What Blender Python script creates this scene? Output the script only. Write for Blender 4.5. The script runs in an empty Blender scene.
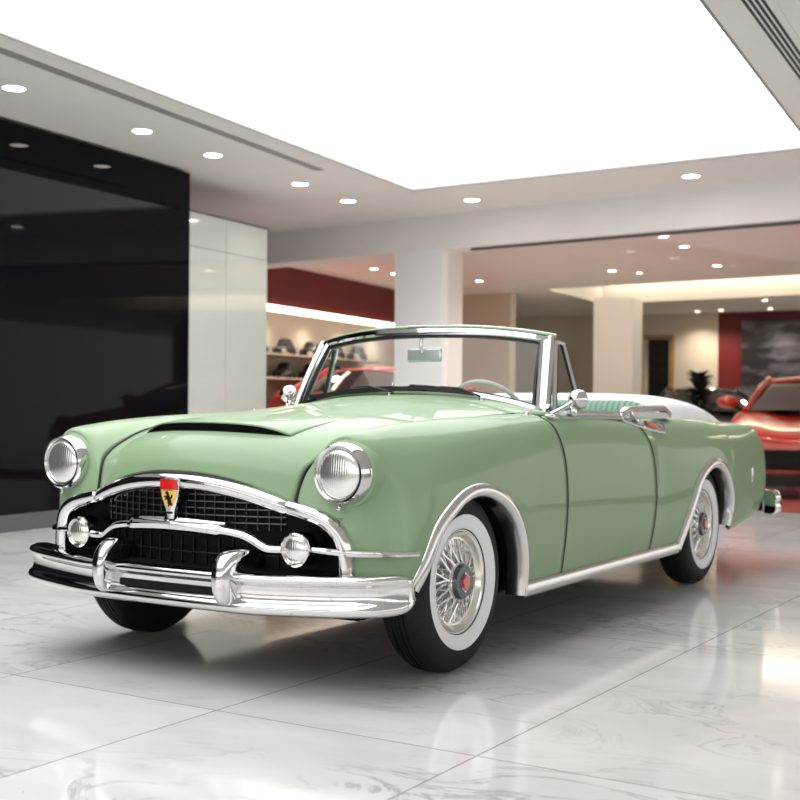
import bpy, bmesh, math, random
from mathutils import Vector, Matrix
from mathutils.kdtree import KDTree
random.seed(7)
S = bpy.context.scene
COL = S.collection
PI = math.pi

# ------------------------------------------------------------------ materials
def mat(name, col, rough=.5, metal=0., coat=0., spec=.5, emit=None, estr=0., coat_rough=.03):
    m = bpy.data.materials.new(name); m.use_nodes = True
    b = m.node_tree.nodes['Principled BSDF']
    b.inputs['Base Color'].default_value = (*col, 1)
    b.inputs['Roughness'].default_value = rough
    b.inputs['Metallic'].default_value = metal
    b.inputs['Coat Weight'].default_value = coat
    b.inputs['Coat Roughness'].default_value = coat_rough
    b.inputs['Specular IOR Level'].default_value = spec
    if emit:
        b.inputs['Emission Color'].default_value = (*emit, 1)
        b.inputs['Emission Strength'].default_value = estr
    return m

def nodes(m):
    return m.node_tree.nodes, m.node_tree.links, m.node_tree.nodes['Principled BSDF']

def noisy(m, scale, amount, rough_amt=0., bump=0.):
    """gentle procedural variation of colour, roughness and relief"""
    n, l, b = nodes(m)
    tc = n.new('ShaderNodeTexCoord'); nz = n.new('ShaderNodeTexNoise')
    nz.inputs['Scale'].default_value = scale; nz.inputs['Detail'].default_value = 4
    l.new(tc.outputs['Object'], nz.inputs['Vector'])
    c = b.inputs['Base Color'].default_value[:]
    r = n.new('ShaderNodeValToRGB')
    r.color_ramp.elements[0].position = .3; r.color_ramp.elements[1].position = .7
    r.color_ramp.elements[0].color = tuple(x*(1-amount) for x in c[:3])+(1,)
    r.color_ramp.elements[1].color = tuple(min(1, x*(1+amount)) for x in c[:3])+(1,)
    l.new(nz.outputs['Fac'], r.inputs['Fac']); l.new(r.outputs['Color'], b.inputs['Base Color'])
    if bump:
        bp = n.new('ShaderNodeBump'); bp.inputs['Strength'].default_value = bump; bp.inputs['Distance'].default_value = .01
        l.new(nz.outputs['Fac'], bp.inputs['Height']); l.new(bp.outputs['Normal'], b.inputs['Normal'])
    return m

def glass_mat(name, tint, f0=.04, top=.5, rough=0.0):
    """thin pane: clear face-on, more reflective at grazing angles, alike from both faces"""
    m = bpy.data.materials.new(name); m.use_nodes = True
    n, l = m.node_tree.nodes, m.node_tree.links
    n.clear()
    o = n.new('ShaderNodeOutputMaterial'); mx = n.new('ShaderNodeMixShader')
    t = n.new('ShaderNodeBsdfTransparent'); g = n.new('ShaderNodeBsdfGlossy'); ge = n.new('ShaderNodeNewGeometry')
    t.inputs['Color'].default_value = (*tint, 1); g.inputs['Roughness'].default_value = rough
    d = n.new('ShaderNodeVectorMath'); d.operation = 'DOT_PRODUCT'
    l.new(ge.outputs['Incoming'], d.inputs[0]); l.new(ge.outputs['Normal'], d.inputs[1])
    prev = d.outputs['Value']
    for op, val, first in (('ABSOLUTE', None, 0), ('SUBTRACT', 1, 1), ('POWER', 5, 0), ('MULTIPLY', top-f0, 0), ('ADD', f0, 0)):
        k = n.new('ShaderNodeMath'); k.operation = op
        if first: k.inputs[0].default_value = val; l.new(prev, k.inputs[1])
        else:
            l.new(prev, k.inputs[0])
            if val is not None: k.inputs[1].default_value = val
        prev = k.outputs[0]
    l.new(prev, mx.inputs['Fac']); l.new(t.outputs['BSDF'], mx.inputs[1]); l.new(g.outputs['BSDF'], mx.inputs[2])
    l.new(mx.outputs['Shader'], o.inputs['Surface'])
    return m

def emit_mat(name, col, s):
    m = bpy.data.materials.new(name); m.use_nodes = True
    n, l = m.node_tree.nodes, m.node_tree.links; n.clear()
    o = n.new('ShaderNodeOutputMaterial'); e = n.new('ShaderNodeEmission')
    e.inputs['Color'].default_value = (*col, 1); e.inputs['Strength'].default_value = s
    l.new(e.outputs['Emission'], o.inputs['Surface'])
    return m

M = {}
M['paint'] = mat('sage_green_paint', (.255, .37, .222), .5, 0, .38, .15, coat_rough=.03)
M['chrome'] = mat('chrome', (.70, .70, .705), .06, 1.)
M['satin'] = mat('satin_chrome', (.66, .66, .655), .2, 1.)
M['black'] = mat('matte_black', (.006, .006, .006), .7, 0, 0, .2)
M['rubber'] = noisy(mat('tyre_rubber', (.008, .008, .008), .6, 0, 0, .3), 60, .3, bump=.1)
M['seal'] = mat('seal_and_gap_shade', (.01, .01, .011), .5)  # rubber seals, and the dark tubes drawn as shade in panel gaps
M['white_rubber'] = mat('whitewall_rubber', (.86, .87, .91), .45)
M['lens'] = mat('headlamp_glass', (.80, .80, .78), .14, .85, 1.)
M['glass'] = glass_mat('windshield_glass', (.95, .97, .965), .05, .35)
M['vinyl'] = noisy(mat('white_vinyl', (.76, .76, .80), .5), 8, .04, bump=.15)
M['green_fabric'] = mat('green_upholstery', (.19, .32, .235), .7)
M['tub'] = mat('interior_carpet', (.05, .08, .06), .9)
M['wheelgrey'] = mat('ivory_grey_plastic', (.36, .34, .31), .35, 0, .3)
M['red_enamel'] = mat('red_enamel', (.62, .015, .012), .25, 0, .8)
M['yellow_enamel'] = mat('yellow_enamel', (.82, .52, .06), .3, 0, .8)
M['grey_enamel'] = mat('grey_enamel', (.30, .33, .33), .25, .4, .6)
M['orange'] = mat('amber_enamel', (.85, .2, .02), .3, 0, .5)
M['mirror'] = mat('mirror_glass', (.5, .54, .54), .08, .9)
M['tail_red'] = mat('tail_lens', (.45, .05, .04), .15, 0, 1.)
M['redpaint'] = mat('red_car_paint', (.38, .014, .006), .3, 0, .6, .3)
M['darkpaint'] = mat('black_car_paint', (.012, .012, .014), .3, 0, 1.)
M['darkglass'] = mat('dark_car_glass', (.012, .014, .016), .05, 0, 1., .8)
M['wallwhite'] = noisy(mat('painted_plaster', (.82, .80, .775), .6), 3, .02)
M['ceil'] = noisy(mat('ceiling_paint', (.80, .785, .765), .7), 2, .015)
M['beige'] = noisy(mat('beige_plaster', (.60, .53, .43), .6), 3, .03)
M['columnw'] = mat('column_paint', (.84, .83, .84), .5)
M['blackgloss'] = mat('black_gloss_panel', (.003, .003, .004), .035, 0, 0, .08)
M['skirting'] = mat('grey_skirting', (.09, .09, .095), .5)
M['panelwhite'] = mat('back_painted_glass', (.50, .535, .49), .06, 0, 1., .6)
M['seam'] = mat('dark_joint', (.10, .10, .09), .6)
M['redwall'] = mat('red_wall_paint', (.13, .004, .006), .5)
M['redcarpet'] = noisy(mat('red_carpet', (.24, .03, .02), .6), 90, .15, bump=.2)
M['slot'] = mat('slot_grey', (.30, .295, .29), .6)
M['slotdark'] = mat('slot_dark', (.03, .03, .03), .7)
M['wood'] = noisy(mat('tan_wood', (.30, .19, .08), .5), 12, .2)
M['dark'] = noisy(mat('dark_display', (.018, .016, .017), .45), 7, .4)
M['leaf'] = mat('dark_leaf', (.012, .018, .008), .6)
M['pot'] = mat('dark_pot', (.02, .018, .015), .5)
M['sky'] = emit_mat('luminous_ceiling', (1., 1., 1.), 2.2)
M['lamp'] = emit_mat('downlight_glow', (1., .93, .82), 16)
M['lampwarm'] = emit_mat('shop_downlight_glow', (1., .88, .70), 10)
M['cove'] = emit_mat('cove_strip_glow', (1., .84, .62), 8.)
M['strip'] = emit_mat('shelf_strip_glow', (1., .86, .66), 3.2)

# pleated upholstery: fine vertical pleats
n, l, b = nodes(M['green_fabric'])
tc = n.new('ShaderNodeTexCoord'); wv = n.new('ShaderNodeTexWave'); wv.bands_direction = 'X'
wv.inputs['Scale'].default_value = 9; bp = n.new('ShaderNodeBump'); bp.inputs['Strength'].default_value = .8; bp.inputs['Distance'].default_value = .012
l.new(tc.outputs['Object'], wv.inputs['Vector']); l.new(wv.outputs['Fac'], bp.inputs['Height']); l.new(bp.outputs['Normal'], b.inputs['Normal'])

# lens with vertical flutes
n, l, b = nodes(M['lens'])
tc = n.new('ShaderNodeTexCoord'); wv = n.new('ShaderNodeTexWave'); wv.bands_direction = 'X'
wv.inputs['Scale'].default_value = 30; wv.inputs['Distortion'].default_value = 2.
bp = n.new('ShaderNodeBump'); bp.inputs['Strength'].default_value = .10; bp.inputs['Distance'].default_value = .012
l.new(tc.outputs['Object'], wv.inputs['Vector']); l.new(wv.outputs['Fac'], bp.inputs['Height']); l.new(bp.outputs['Normal'], b.inputs['Normal'])

# marble floor
def marble():
    m = bpy.data.materials.new('white_marble_tiles'); m.use_nodes = True
    n, l, b = nodes(m)
    tc = n.new('ShaderNodeTexCoord')
    mp = n.new('ShaderNodeMapping'); l.new(tc.outputs['Object'], mp.inputs['Vector'])
    mp.inputs['Location'].default_value = (-.47, .11, 0)
    br = n.new('ShaderNodeTexBrick'); br.offset = 0; br.squash = 1
    br.inputs['Scale'].default_value = 1; br.inputs['Brick Width'].default_value = 1.04; br.inputs['Row Height'].default_value = 2.08
    br.inputs['Mortar Size'].default_value = .0035; br.inputs['Mortar Smooth'].default_value = .2
    br.inputs['Color1'].default_value = (0, 0, 0, 1); br.inputs['Color2'].default_value = (1, 1, 1, 1); br.inputs['Bias'].default_value = 0
    l.new(mp.outputs['Vector'], br.inputs['Vector'])
    # shift the vein pattern from tile to tile
    sep = n.new('ShaderNodeVectorMath'); sep.operation = 'SCALE'; sep.inputs['Scale'].default_value = 5
    l.new(br.outputs['Color'], sep.inputs[0])
    add = n.new('ShaderNodeVectorMath'); add.operation = 'ADD'
    l.new(mp.outputs['Vector'], add.inputs[0]); l.new(sep.outputs['Vector'], add.inputs[1])
    st = n.new('ShaderNodeMapping'); st.inputs['Rotation'].default_value = (0, 0, -.55); st.inputs['Scale'].default_value = (.8, 1.5, 1)
    l.new(add.outputs['Vector'], st.inputs['Vector'])
    n1 = n.new('ShaderNodeTexNoise'); n1.inputs['Scale'].default_value = 1.7; n1.inputs['Detail'].default_value = 9; n1.inputs['Roughness'].default_value = .62; n1.inputs['Distortion'].default_value = 1.3
    l.new(st.outputs['Vector'], n1.inputs['Vector'])
    # veins = thin band where the noise crosses its middle
    sub = n.new('ShaderNodeMath'); sub.operation = 'SUBTRACT'; sub.inputs[1].default_value = .5; l.new(n1.outputs['Fac'], sub.inputs[0])
    ab = n.new('ShaderNodeMath'); ab.operation = 'ABSOLUTE'; l.new(sub.outputs[0], ab.inputs[0])
    vr = n.new('ShaderNodeValToRGB'); e = vr.color_ramp.elements
    e[0].position = 0; e[0].color = (1, 1, 1, 1); e[1].position = .028; e[1].color = (0, 0, 0, 1)
    l.new(ab.outputs[0], vr.inputs['Fac'])
    n2 = n.new('ShaderNodeTexNoise'); n2.inputs['Scale'].default_value = 1.1; n2.inputs['Detail'].default_value = 3
    l.new(add.outputs['Vector'], n2.inputs['Vector'])
    mk = n.new('ShaderNodeValToRGB'); mk.color_ramp.elements[0].position = .42; mk.color_ramp.elements[1].position = .68
    l.new(n2.outputs['Fac'], mk.inputs['Fac'])
    vm = n.new('ShaderNodeMath'); vm.operation = 'MULTIPLY'; l.new(vr.outputs['Color'], vm.inputs[0]); l.new(mk.outputs['Color'], vm.inputs[1])
    n3 = n.new('ShaderNodeTexNoise'); n3.inputs['Scale'].default_value = 2.2; n3.inputs['Detail'].default_value = 6; l.new(st.outputs['Vector'], n3.inputs['Vector'])
    bs = n.new('ShaderNodeValToRGB'); e = bs.color_ramp.elements
    e[0].position = .3; e[0].color = (.62, .62, .615, 1); e[1].position = .62; e[1].color = (.72, .72, .71, 1)
    l.new(n3.outputs['Fac'], bs.inputs['Fac'])
    mix = n.new('ShaderNodeMix'); mix.data_type = 'RGBA'
    fa = n.new('ShaderNodeMath'); fa.operation = 'MULTIPLY'; fa.inputs[1].default_value = .62; l.new(vm.outputs[0], fa.inputs[0])
    l.new(fa.outputs[0], mix.inputs['Factor']); l.new(bs.outputs['Color'], mix.inputs['A']); mix.inputs['B'].default_value = (.24, .24, .25, 1)
    mj = n.new('ShaderNodeMix'); mj.data_type = 'RGBA'
    l.new(br.outputs['Fac'], mj.inputs['Factor']); l.new(mix.outputs['Result'], mj.inputs['A']); mj.inputs['B'].default_value = (.30, .29, .27, 1)
    l.new(mj.outputs['Result'], b.inputs['Base Color'])
    b.inputs['Roughness'].default_value = .09; b.inputs['Specular IOR Level'].default_value = .38
    return m
M['marble'] = marble()

# ------------------------------------------------------------------ mesh helpers
def cr(p, t):
    """Catmull-Rom through the points p, t in 0..len-1"""
    n = len(p)-1; i = min(int(t), n-1); f = t-i
    a, b, c, d = p[max(i-1, 0)], p[i], p[i+1], p[min(i+2, n)]
    if i == 0: a = b*2-c
    if i+2 > n: d = c*2-b
    return (b*2+(c-a)*f+(a*2-b*5+c*4-d)*f*f+(b*3-a-c*3+d)*f*f*f)*.5
def smooth(pts, n):
    p = [Vector(q) for q in pts]
    return [cr(p, (len(p)-1)*k/(n-1)) for k in range(n)]
def arclen(pts, n, dense=400):
    q = smooth(pts, dense); s = [0]
    for a, b in zip(q, q[1:]): s.append(s[-1]+(b-a).length)
    out = []; j = 0
    for k in range(n):
        t = s[-1]*k/(n-1)
        while j < dense-2 and s[j+1] < t: j += 1
        f = (t-s[j])/max(1e-9, s[j+1]-s[j]); out.append(q[j].lerp(q[j+1], min(1, f)))
    return out
def patch(net, nu, nv):
    cols = [smooth(c, nv) for c in net]
    return [list(r) for r in zip(*[smooth([c[j] for c in cols], nu) for j in range(nv)])]
def grid(bm, g, close_v=False, close_u=False, cap=False):
    vs = [[bm.verts.new(p) for p in r] for r in g]
    nu, nv = len(g), len(g[0])
    for i in range(nu if close_u else nu-1):
        for j in range(nv if close_v else nv-1):
            a, b, c, d = vs[i][j], vs[(i+1) % nu][j], vs[(i+1) % nu][(j+1) % nv], vs[i][(j+1) % nv]
            try: bm.faces.new((a, b, c, d))
            except ValueError: pass
    if cap:
        for r in (vs[0], vs[-1]):
            try: bm.faces.new(r)
            except ValueError: pass
    return bm
def new(): return bmesh.new()
def mirror(bm):
    b2 = bm.copy()
    for v in b2.verts: v.co.x = -v.co.x
    bmesh.ops.reverse_faces(b2, faces=b2.faces[:])
    return b2
def add(bm, other):
    me = bpy.data.meshes.new('t'); other.to_mesh(me); bm.from_mesh(me); bpy.data.meshes.remove(me); return bm
def box(bm, c, s, rot=None, bevel=0):
    r = bmesh.ops.create_cube(bm, size=1); vs = r['verts']
    for v in vs: v.co = Vector((v.co.x*s[0], v.co.y*s[1], v.co.z*s[2]))
    if bevel:
        es = list({e for v in vs for e in v.link_edges})
        o = bmesh.ops.bevel(bm, geom=es, offset=bevel, segments=3, affect='EDGES', profile=.5)
        vs = list({v for f in o['faces'] for v in f.verts} | {v for v in vs if v.is_valid})
    for v in vs:
        if rot: v.co = rot @ v.co
        v.co += Vector(c)
    return bm
def frames(path, up):
    out = []; n = len(path)
    for i, p in enumerate(path):
        t = (path[min(i+1, n-1)]-path[max(i-1, 0)]).normalized()
        u = Vector(up); s = t.cross(u)
        if s.length < 1e-6: s = t.cross(Vector((1, 0, .1)))
        s.normalize(); u = s.cross(t).normalized(); out.append((p, s, u))
    return out
def sweep(bm, path, prof, up=(0, 0, 1), scale=None, cap=True, closed=True, loop=False):
    """prof = (side, up) offsets; scale = per point factor or (fs, fu)"""
    path = [Vector(p) for p in path]; g = []
    fr = frames(path, up)
    if loop:
        fr = []
        for i, p in enumerate(path):
            t = (path[(i+1) % len(path)]-path[i-1]).normalized(); s = t.cross(Vector(up)).normalized(); fr.append((p, s, s.cross(t).normalized()))
    for i, (p, s, u) in enumerate(fr):
        f = scale[i] if scale else (1, 1)
        if not isinstance(f, tuple): f = (f, f)
        g.append([p+s*(a*f[0])+u*(c*f[1]) for a, c in prof])
    return grid(bm, g, close_v=closed, close_u=loop, cap=cap and closed and not loop)
def circ(r, n=10, r2=None): return [(r*math.cos(2*PI*k/n), (r2 or r)*math.sin(2*PI*k/n)) for k in range(n)]
def tube(bm, path, r, n=10, up=(0, 0, 1), scale=None, loop=False): return sweep(bm, path, circ(r, n), up, scale, loop=loop)
def lathe(bm, prof, n=48, axis='X', cap=False):
    """prof = (radius, along axis)"""
    g = []
    for k in range(n):
        a = 2*PI*k/n; c, s = math.cos(a), math.sin(a)
        g.append([Vector((x, r*c, r*s)) if axis == 'X' else Vector((r*c, x, r*s)) if axis == 'Y' else Vector((r*c, r*s, x)) for r, x in prof])
    return grid(bm, g, close_u=True)
def prism(bm, pts, d, thick, axis):
    """extrude polygon of 3-D points by thick along axis"""
    a = [bm.verts.new(Vector(p)) for p in pts]; c = [bm.verts.new(Vector(p)+Vector(axis)*thick) for p in pts]
    bm.faces.new(a); bm.faces.new(c[::-1])
    for i in range(len(a)):
        j = (i+1) % len(a); bm.faces.new((a[j], a[i], c[i], c[j]))
    return bm

def obj(name, bm, m, parent=None, loc=(0, 0, 0), flat=False, weld=1e-5, solid=0, sub=0, angle=40):
    """world-space bmesh -> one object; parts of a thing keep their place under its Empty"""
    bmesh.ops.remove_doubles(bm, verts=bm.verts[:], dist=weld)
    bmesh.ops.recalc_face_normals(bm, faces=bm.faces[:])
    me = bpy.data.meshes.new(name); bm.to_mesh(me); bm.free()
    me.materials.append(m if not isinstance(m, str) else M[m])
    if not flat:
        me.shade_smooth()
        if angle < 180: me.set_sharp_from_angle(angle=math.radians(angle))
    o = bpy.data.objects.new(name, me); COL.objects.link(o); o.location = loc
    if parent:
        o.parent = parent
        p = parent; off = Vector((0, 0, 0))
        while p: off += p.location; p = p.parent
        o.location = Vector(loc)-off
    if solid:
        s = o.modifiers.new('thickness', 'SOLIDIFY'); s.thickness = solid; s.offset = -1
    if sub:
        s = o.modifiers.new('smooth', 'SUBSURF'); s.levels = s.render_levels = sub
    return o
def tag(o, label=None, cat=None, group=None, kind=None):
    if label: o['label'] = label
    if cat: o['category'] = cat
    if group: o['group'] = group
    if kind: o['kind'] = kind
    return o
def thing(name, label, cat, loc=(0, 0, 0), rz=0, group=None, scale=None):
    o = bpy.data.objects.new(name, None); COL.objects.link(o); o.location = loc; o.rotation_euler = (0, 0, rz)
    if scale: o.scale = scale
    o.empty_display_size = .2
    return tag(o, label, cat, group)
def local(name, bm, m, parent, loc=(0, 0, 0), **k):
    """part given in its parent's own coordinates"""
    o = obj(name, bm, m, None, loc, **k); o.parent = parent; return o
def copy_tree(o, parent=None):
    c = o.copy(); COL.objects.link(c); c.parent = parent
    for ch in list(o.children): copy_tree(ch, c)
    return c

# ================================================================== THE CONVERTIBLE
# x = the car's left, y = rearwards, z up; front bumper near y = .13
CAR = thing('vintage_convertible', 'sage green vintage convertible with chrome trim and whitewall tyres on the marble floor', 'car', (0, 2.6, 0))

def V(*l): return [Vector(p) for p in l]
# --- front fender control net (left side), columns rear -> front, rows top -> bottom
FEND = [
 V((.70,1.70,1.045),(.78,1.71,1.048),(.85,1.72,1.034),(.905,1.765,.98),(.935,1.81,.85),(.95,1.816,.66),(.947,1.80,.47),(.932,1.78,.285)),
 V((.665,1.45,1.03),(.75,1.45,1.042),(.83,1.45,1.028),(.90,1.45,.965),(.937,1.45,.83),(.95,1.45,.65),(.947,1.45,.46),(.932,1.45,.285)),
 V((.63,.95,1.0),(.71,.95,1.025),(.79,.95,1.015),(.885,.95,.945),(.935,.95,.80),(.95,.95,.64),(.947,.95,.45),(.932,.95,.285)),
 V((.60,.65,.962),(.675,.65,1.0),(.765,.65,1.003),(.865,.65,.93),(.928,.65,.79),(.948,.65,.63),(.946,.65,.45),(.93,.65,.285)),
 V((.573,.47,.91),(.64,.46,.965),(.745,.45,.987),(.84,.46,.92),(.902,.485,.77),(.930,.485,.62),(.934,.48,.50),(.92,.48,.40)),
 V((.553,.37,.865),(.62,.36,.94),(.73,.335,.97),(.822,.35,.90),(.87,.42,.74),(.895,.43,.60),(.90,.42,.48),(.885,.41,.36)),
 V((.54,.325,.825),(.60,.33,.89),(.70,.33,.93),(.79,.335,.83),(.83,.365,.70),(.845,.375,.58),(.85,.375,.47),(.84,.37,.34)),
 V((.528,.30,.765),(.57,.31,.80),(.65,.32,.80),(.73,.325,.75),(.78,.335,.665),(.795,.34,.57),(.80,.34,.46),(.79,.34,.34)),
 V((.52,.285,.70),(.57,.285,.692),(.625,.288,.68),(.685,.295,.65),(.725,.305,.60),(.74,.31,.53),(.742,.312,.44),(.74,.315,.34)),
]
QUART = [
 V((.80,2.85,1.0),(.85,2.86,.998),(.905,2.91,.955),(.935,2.975,.85),(.948,3.013,.66),(.946,2.993,.47),(.932,2.93,.285)),
 V((.76,3.04,.995),(.83,3.05,.992),(.897,3.08,.943),(.931,3.11,.83),(.944,3.13,.65),(.944,3.13,.47),(.93,3.1,.285)),
 V((.74,3.22,1.014),(.83,3.22,1.012),(.90,3.26,.965),(.946,3.28,.83),(.953,3.30,.65),(.950,3.32,.47),(.933,3.35,.285)),
 V((.72,3.6,1.02),(.82,3.6,1.018),(.905,3.6,.965),(.953,3.6,.83),(.960,3.6,.65),(.953,3.6,.47),(.933,3.6,.285)),
 V((.70,4.1,1.012),(.80,4.1,1.01),(.895,4.1,.955),(.947,4.1,.83),(.955,4.1,.65),(.950,4.1,.47),(.933,4.1,.285)),
 V((.68,4.6,.993),(.78,4.6,.99),(.88,4.6,.94),(.933,4.6,.82),(.943,4.6,.65),(.935,4.6,.47),(.91,4.6,.31)),
 V((.66,5.0,.980),(.77,5.0,.980),(.872,5.0,.950),(.917,5.03,.82),(.925,5.05,.65),(.918,5.05,.48),(.89,5.05,.35)),
 V((.63,5.12,.974),(.76,5.12,.972),(.862,5.14,.945),(.897,5.26,.83),(.903,5.32,.66),(.896,5.33,.49),(.865,5.30,.385)),
 V((.60,5.17,.960),(.71,5.18,.957),(.825,5.22,.925),(.855,5.33,.80),(.858,5.40,.65),(.848,5.40,.50),(.805,5.35,.39)),
]
ARCH_F = [(.458,.400),(.52,.508),(.60,.624),(.705,.697),(.825,.749),(.951,.770),(1.084,.754),(1.222,.696),(1.324,.606),(1.386,.484),(1.413,.363),(1.416,.262)]
ARCH_R = [(3.352,.292),(3.40,.35),(3.475,.44),(3.575,.562),(3.690,.682),(3.865,.757),(4.055,.777),(4.24,.718),(4.375,.59),(4.418,.433),(4.375,.315)]
def offset_arch(a, d, cy, n=90):
    p = arclen([(0, y, z) for y, z in a], n); out = []
    for i, q in enumerate(p):
        t = (p[min(i+1, n-1)]-p[max(i-1, 0)]).normalized(); nn = Vector((0, t.z, -t.y))
        if nn.dot(Vector((0, cy, .36))-q) < 0: nn = -nn
        out.append((q, q+nn*d))
    return out
def arch_cut(a, d, cy):
    q = [b for _, b in offset_arch(a, d, cy)]
    def f(y, z):
        for p, r in zip(q, q[1:]):
            if min(p.y, r.y) <= y <= max(p.y, r.y) and abs(r.y-p.y) > 1e-9:
                zz = p.z+(r.z-p.z)*(y-p.y)/(r.y-p.y)
                if z < zz: return True
        return False
    return f
side_pts = []
def panel(net, nu, nv, inside=None, flange=None):
    g = patch(net, nu, nv*3)
    for c in g: side_pts.extend(p for p in c if p.x > .6)
    cols = [smooth([Vector(x) for x in k], 2) for k in []]
    out = []
    for c in g:
        m = len(c)-1
        cut = m
        if inside:
            for j, p in enumerate(c):
                if inside(p.y, p.z):
                    lo, hi = j-1, j
                    for _ in range(14):
                        md = (lo+hi)/2
                        q = cr(c, md)
                        if inside(q.y, q.z): hi = md
                        else: lo = md
                    cut = lo; break
        out.append([cr(c, cut*k/(nv-1)) for k in range(nv)])
    return out
inF = arch_cut(ARCH_F, .03, .94); inR = arch_cut(ARCH_R, .03, 3.95)
DOOR = [
 V((.80,1.715,1.02),(.85,1.727,1.034),(.905,1.773,.98),(.935,1.818,.85),(.95,1.824,.66),(.947,1.808,.47),(.932,1.788,.285)),
 V((.80,2.05,1.03),(.85,2.05,1.043),(.907,2.06,.985),(.937,2.08,.85),(.951,2.08,.66),(.948,2.08,.47),(.932,2.08,.285)),
 V((.80,2.45,1.02),(.85,2.45,1.034),(.907,2.47,.98),(.937,2.5,.85),(.951,2.5,.66),(.948,2.5,.47),(.932,2.5,.285)),
 V((.80,2.84,.995),(.85,2.85,1.003),(.905,2.90,.955),(.935,2.965,.85),(.948,3.003,.66),(.946,2.983,.47),(.932,2.92,.285)),
]
def two_sides(name, make, m, label=None, **k):
    """build the left part and its mirror image on the right"""
    res = []
    bm = make(); bm2 = mirror(bm)
    for i, bb in enumerate((bm, bm2)):
        res.append(obj(name, bb, m, CAR, **k))
    return res
gf = panel(FEND, 110, 34, inF)
two_sides('front_fender', lambda: grid(new(), gf), 'paint', solid=.012, angle=60)
gd = panel(DOOR, 40, 30)
doors = two_sides('door', lambda: grid(new(), gd), 'paint', solid=.02, angle=60)
def gap_shade(c0, c1):  # dark tube laid in the door gap to draw its shade
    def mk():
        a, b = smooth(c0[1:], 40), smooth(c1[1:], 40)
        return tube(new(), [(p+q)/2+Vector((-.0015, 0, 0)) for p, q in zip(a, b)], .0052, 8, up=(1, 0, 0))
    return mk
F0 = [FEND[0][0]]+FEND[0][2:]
two_sides('door_gap_shade', gap_shade(F0, DOOR[0]), 'seal'); two_sides('door_gap_shade', gap_shade(DOOR[-1], QUART[0]), 'seal')
gq = panel(QUART, 110, 34, inR)
two_sides('rear_quarter_panel', lambda: grid(new(), gq), 'paint', solid=.012, angle=60)
kd = KDTree(len(side_pts))
for i, p in enumerate(side_pts): kd.insert((0, p.y, p.z), i)
kd.balance()
def side_x(y, z):
    return max(side_pts[i].x for _, i, _ in kd.find_n((0, y, z), 3))

# --- chrome arch and rocker trim
def arch_trim(a, cy, d=.060):
    def mk():
        g = []
        for o, i in offset_arch(a, d, cy, 70):
            xs = side_x(o.y, max(o.z, .30)); xi = side_x(i.y, max(i.z, .30)) if i.z > .3 else xs
            xs = min(xs, .965)
            col = []
            for f, dx in ((-.04, -.02), (0, .006), (.12, .014), (.3, .019), (.5, .022), (.72, .020), (.9, .012), (1., 0), (1.02, -.035), (1.02, -.07)):
                q = o.lerp(i, f); col.append(Vector((xs+dx, q.y, q.z)))
            g.append(col)
        return grid(new(), g)
    return mk
two_sides('wheel_arch_moulding', arch_trim(ARCH_F, .94), 'satin', angle=180)
two_sides('wheel_arch_moulding', arch_trim(ARCH_R, 3.95, .066), 'satin', angle=180)
def rocker():
    path = [Vector((.934, 1.372+(3.36-1.372)*k/30, .283)) for k in range(31)]
    prof = [(.0, .034), (.012, .032), (.02, .02), (.022, 0), (.02, -.018), (.012, -.03), (-.03, -.034), (-.03, .03)]
    return sweep(new(), path, prof, up=(0, 0, 1))
two_sides('rocker_moulding', rocker, 'satin')

# --- hood
HS = V((.509,.283,.706),(.525,.32,.82),(.543,.37,.865),(.563,.47,.91),(.590,.65,.962),(.621,.95,1.0),(.656,1.45,1.03),(.688,1.77,1.045))
HC = V((0,.188,.818),(0,.202,.873),(0,.255,.936),(0,.38,.985),(0,.62,1.02),(0,.95,1.055),(0,1.45,1.102),(0,1.84,1.134))
def hood_pt(s, k):
    a, c = cr(HS, k), cr(HC, k)
    return Vector((s*a.x, c.y+(a.y-c.y)*s*s, c.z-(c.z-a.z)*abs(s)**2.2))
def hood_z(x, y):
    lo, hi = 0., 7.
    for _ in range(30):
        k = (lo+hi)/2; p = hood_pt(x/cr(HS, k).x, k)
        if p.y < y: lo = k
        else: hi = k
    return hood_pt(x/cr(HS, (lo+hi)/2).x, (lo+hi)/2).z
gh = [[hood_pt(-1+2*i/60, 7*j/56) for j in range(57)] for i in range(61)]
obj('hood', grid(new(), gh), 'paint', CAR, solid=.014, angle=70)
# raised scoop lip over the hood
SW = .385
def scoop_pt(s, t):
    x = s*SW*(1-.10*t*t); y0 = .335+.10*abs(s)**2.2; y = y0+(1.25-y0)*t
    edge = (1-abs(s)**(5-3*min(1, t*1.6)))
    h = (.036*(1-t)**2.1)*edge+.002*(1-t) - .004*t
    return Vector((x, y, hood_z(x, y)+h))
gs = [[scoop_pt(-1+2*i/48, (j/24)**1.3) for j in range(25)] for i in range(49)]
sc = obj('hood_scoop', grid(new(), gs), 'paint', CAR, solid=.006, angle=70)
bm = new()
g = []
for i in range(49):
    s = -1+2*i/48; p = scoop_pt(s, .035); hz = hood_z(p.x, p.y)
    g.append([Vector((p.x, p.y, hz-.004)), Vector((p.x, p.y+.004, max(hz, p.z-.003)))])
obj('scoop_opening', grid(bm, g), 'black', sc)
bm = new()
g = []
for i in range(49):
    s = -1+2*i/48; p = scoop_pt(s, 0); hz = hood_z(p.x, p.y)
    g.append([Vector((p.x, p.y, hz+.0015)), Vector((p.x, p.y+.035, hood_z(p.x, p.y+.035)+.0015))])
obj('scoop_opening', grid(bm, g), 'black', sc)

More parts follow.
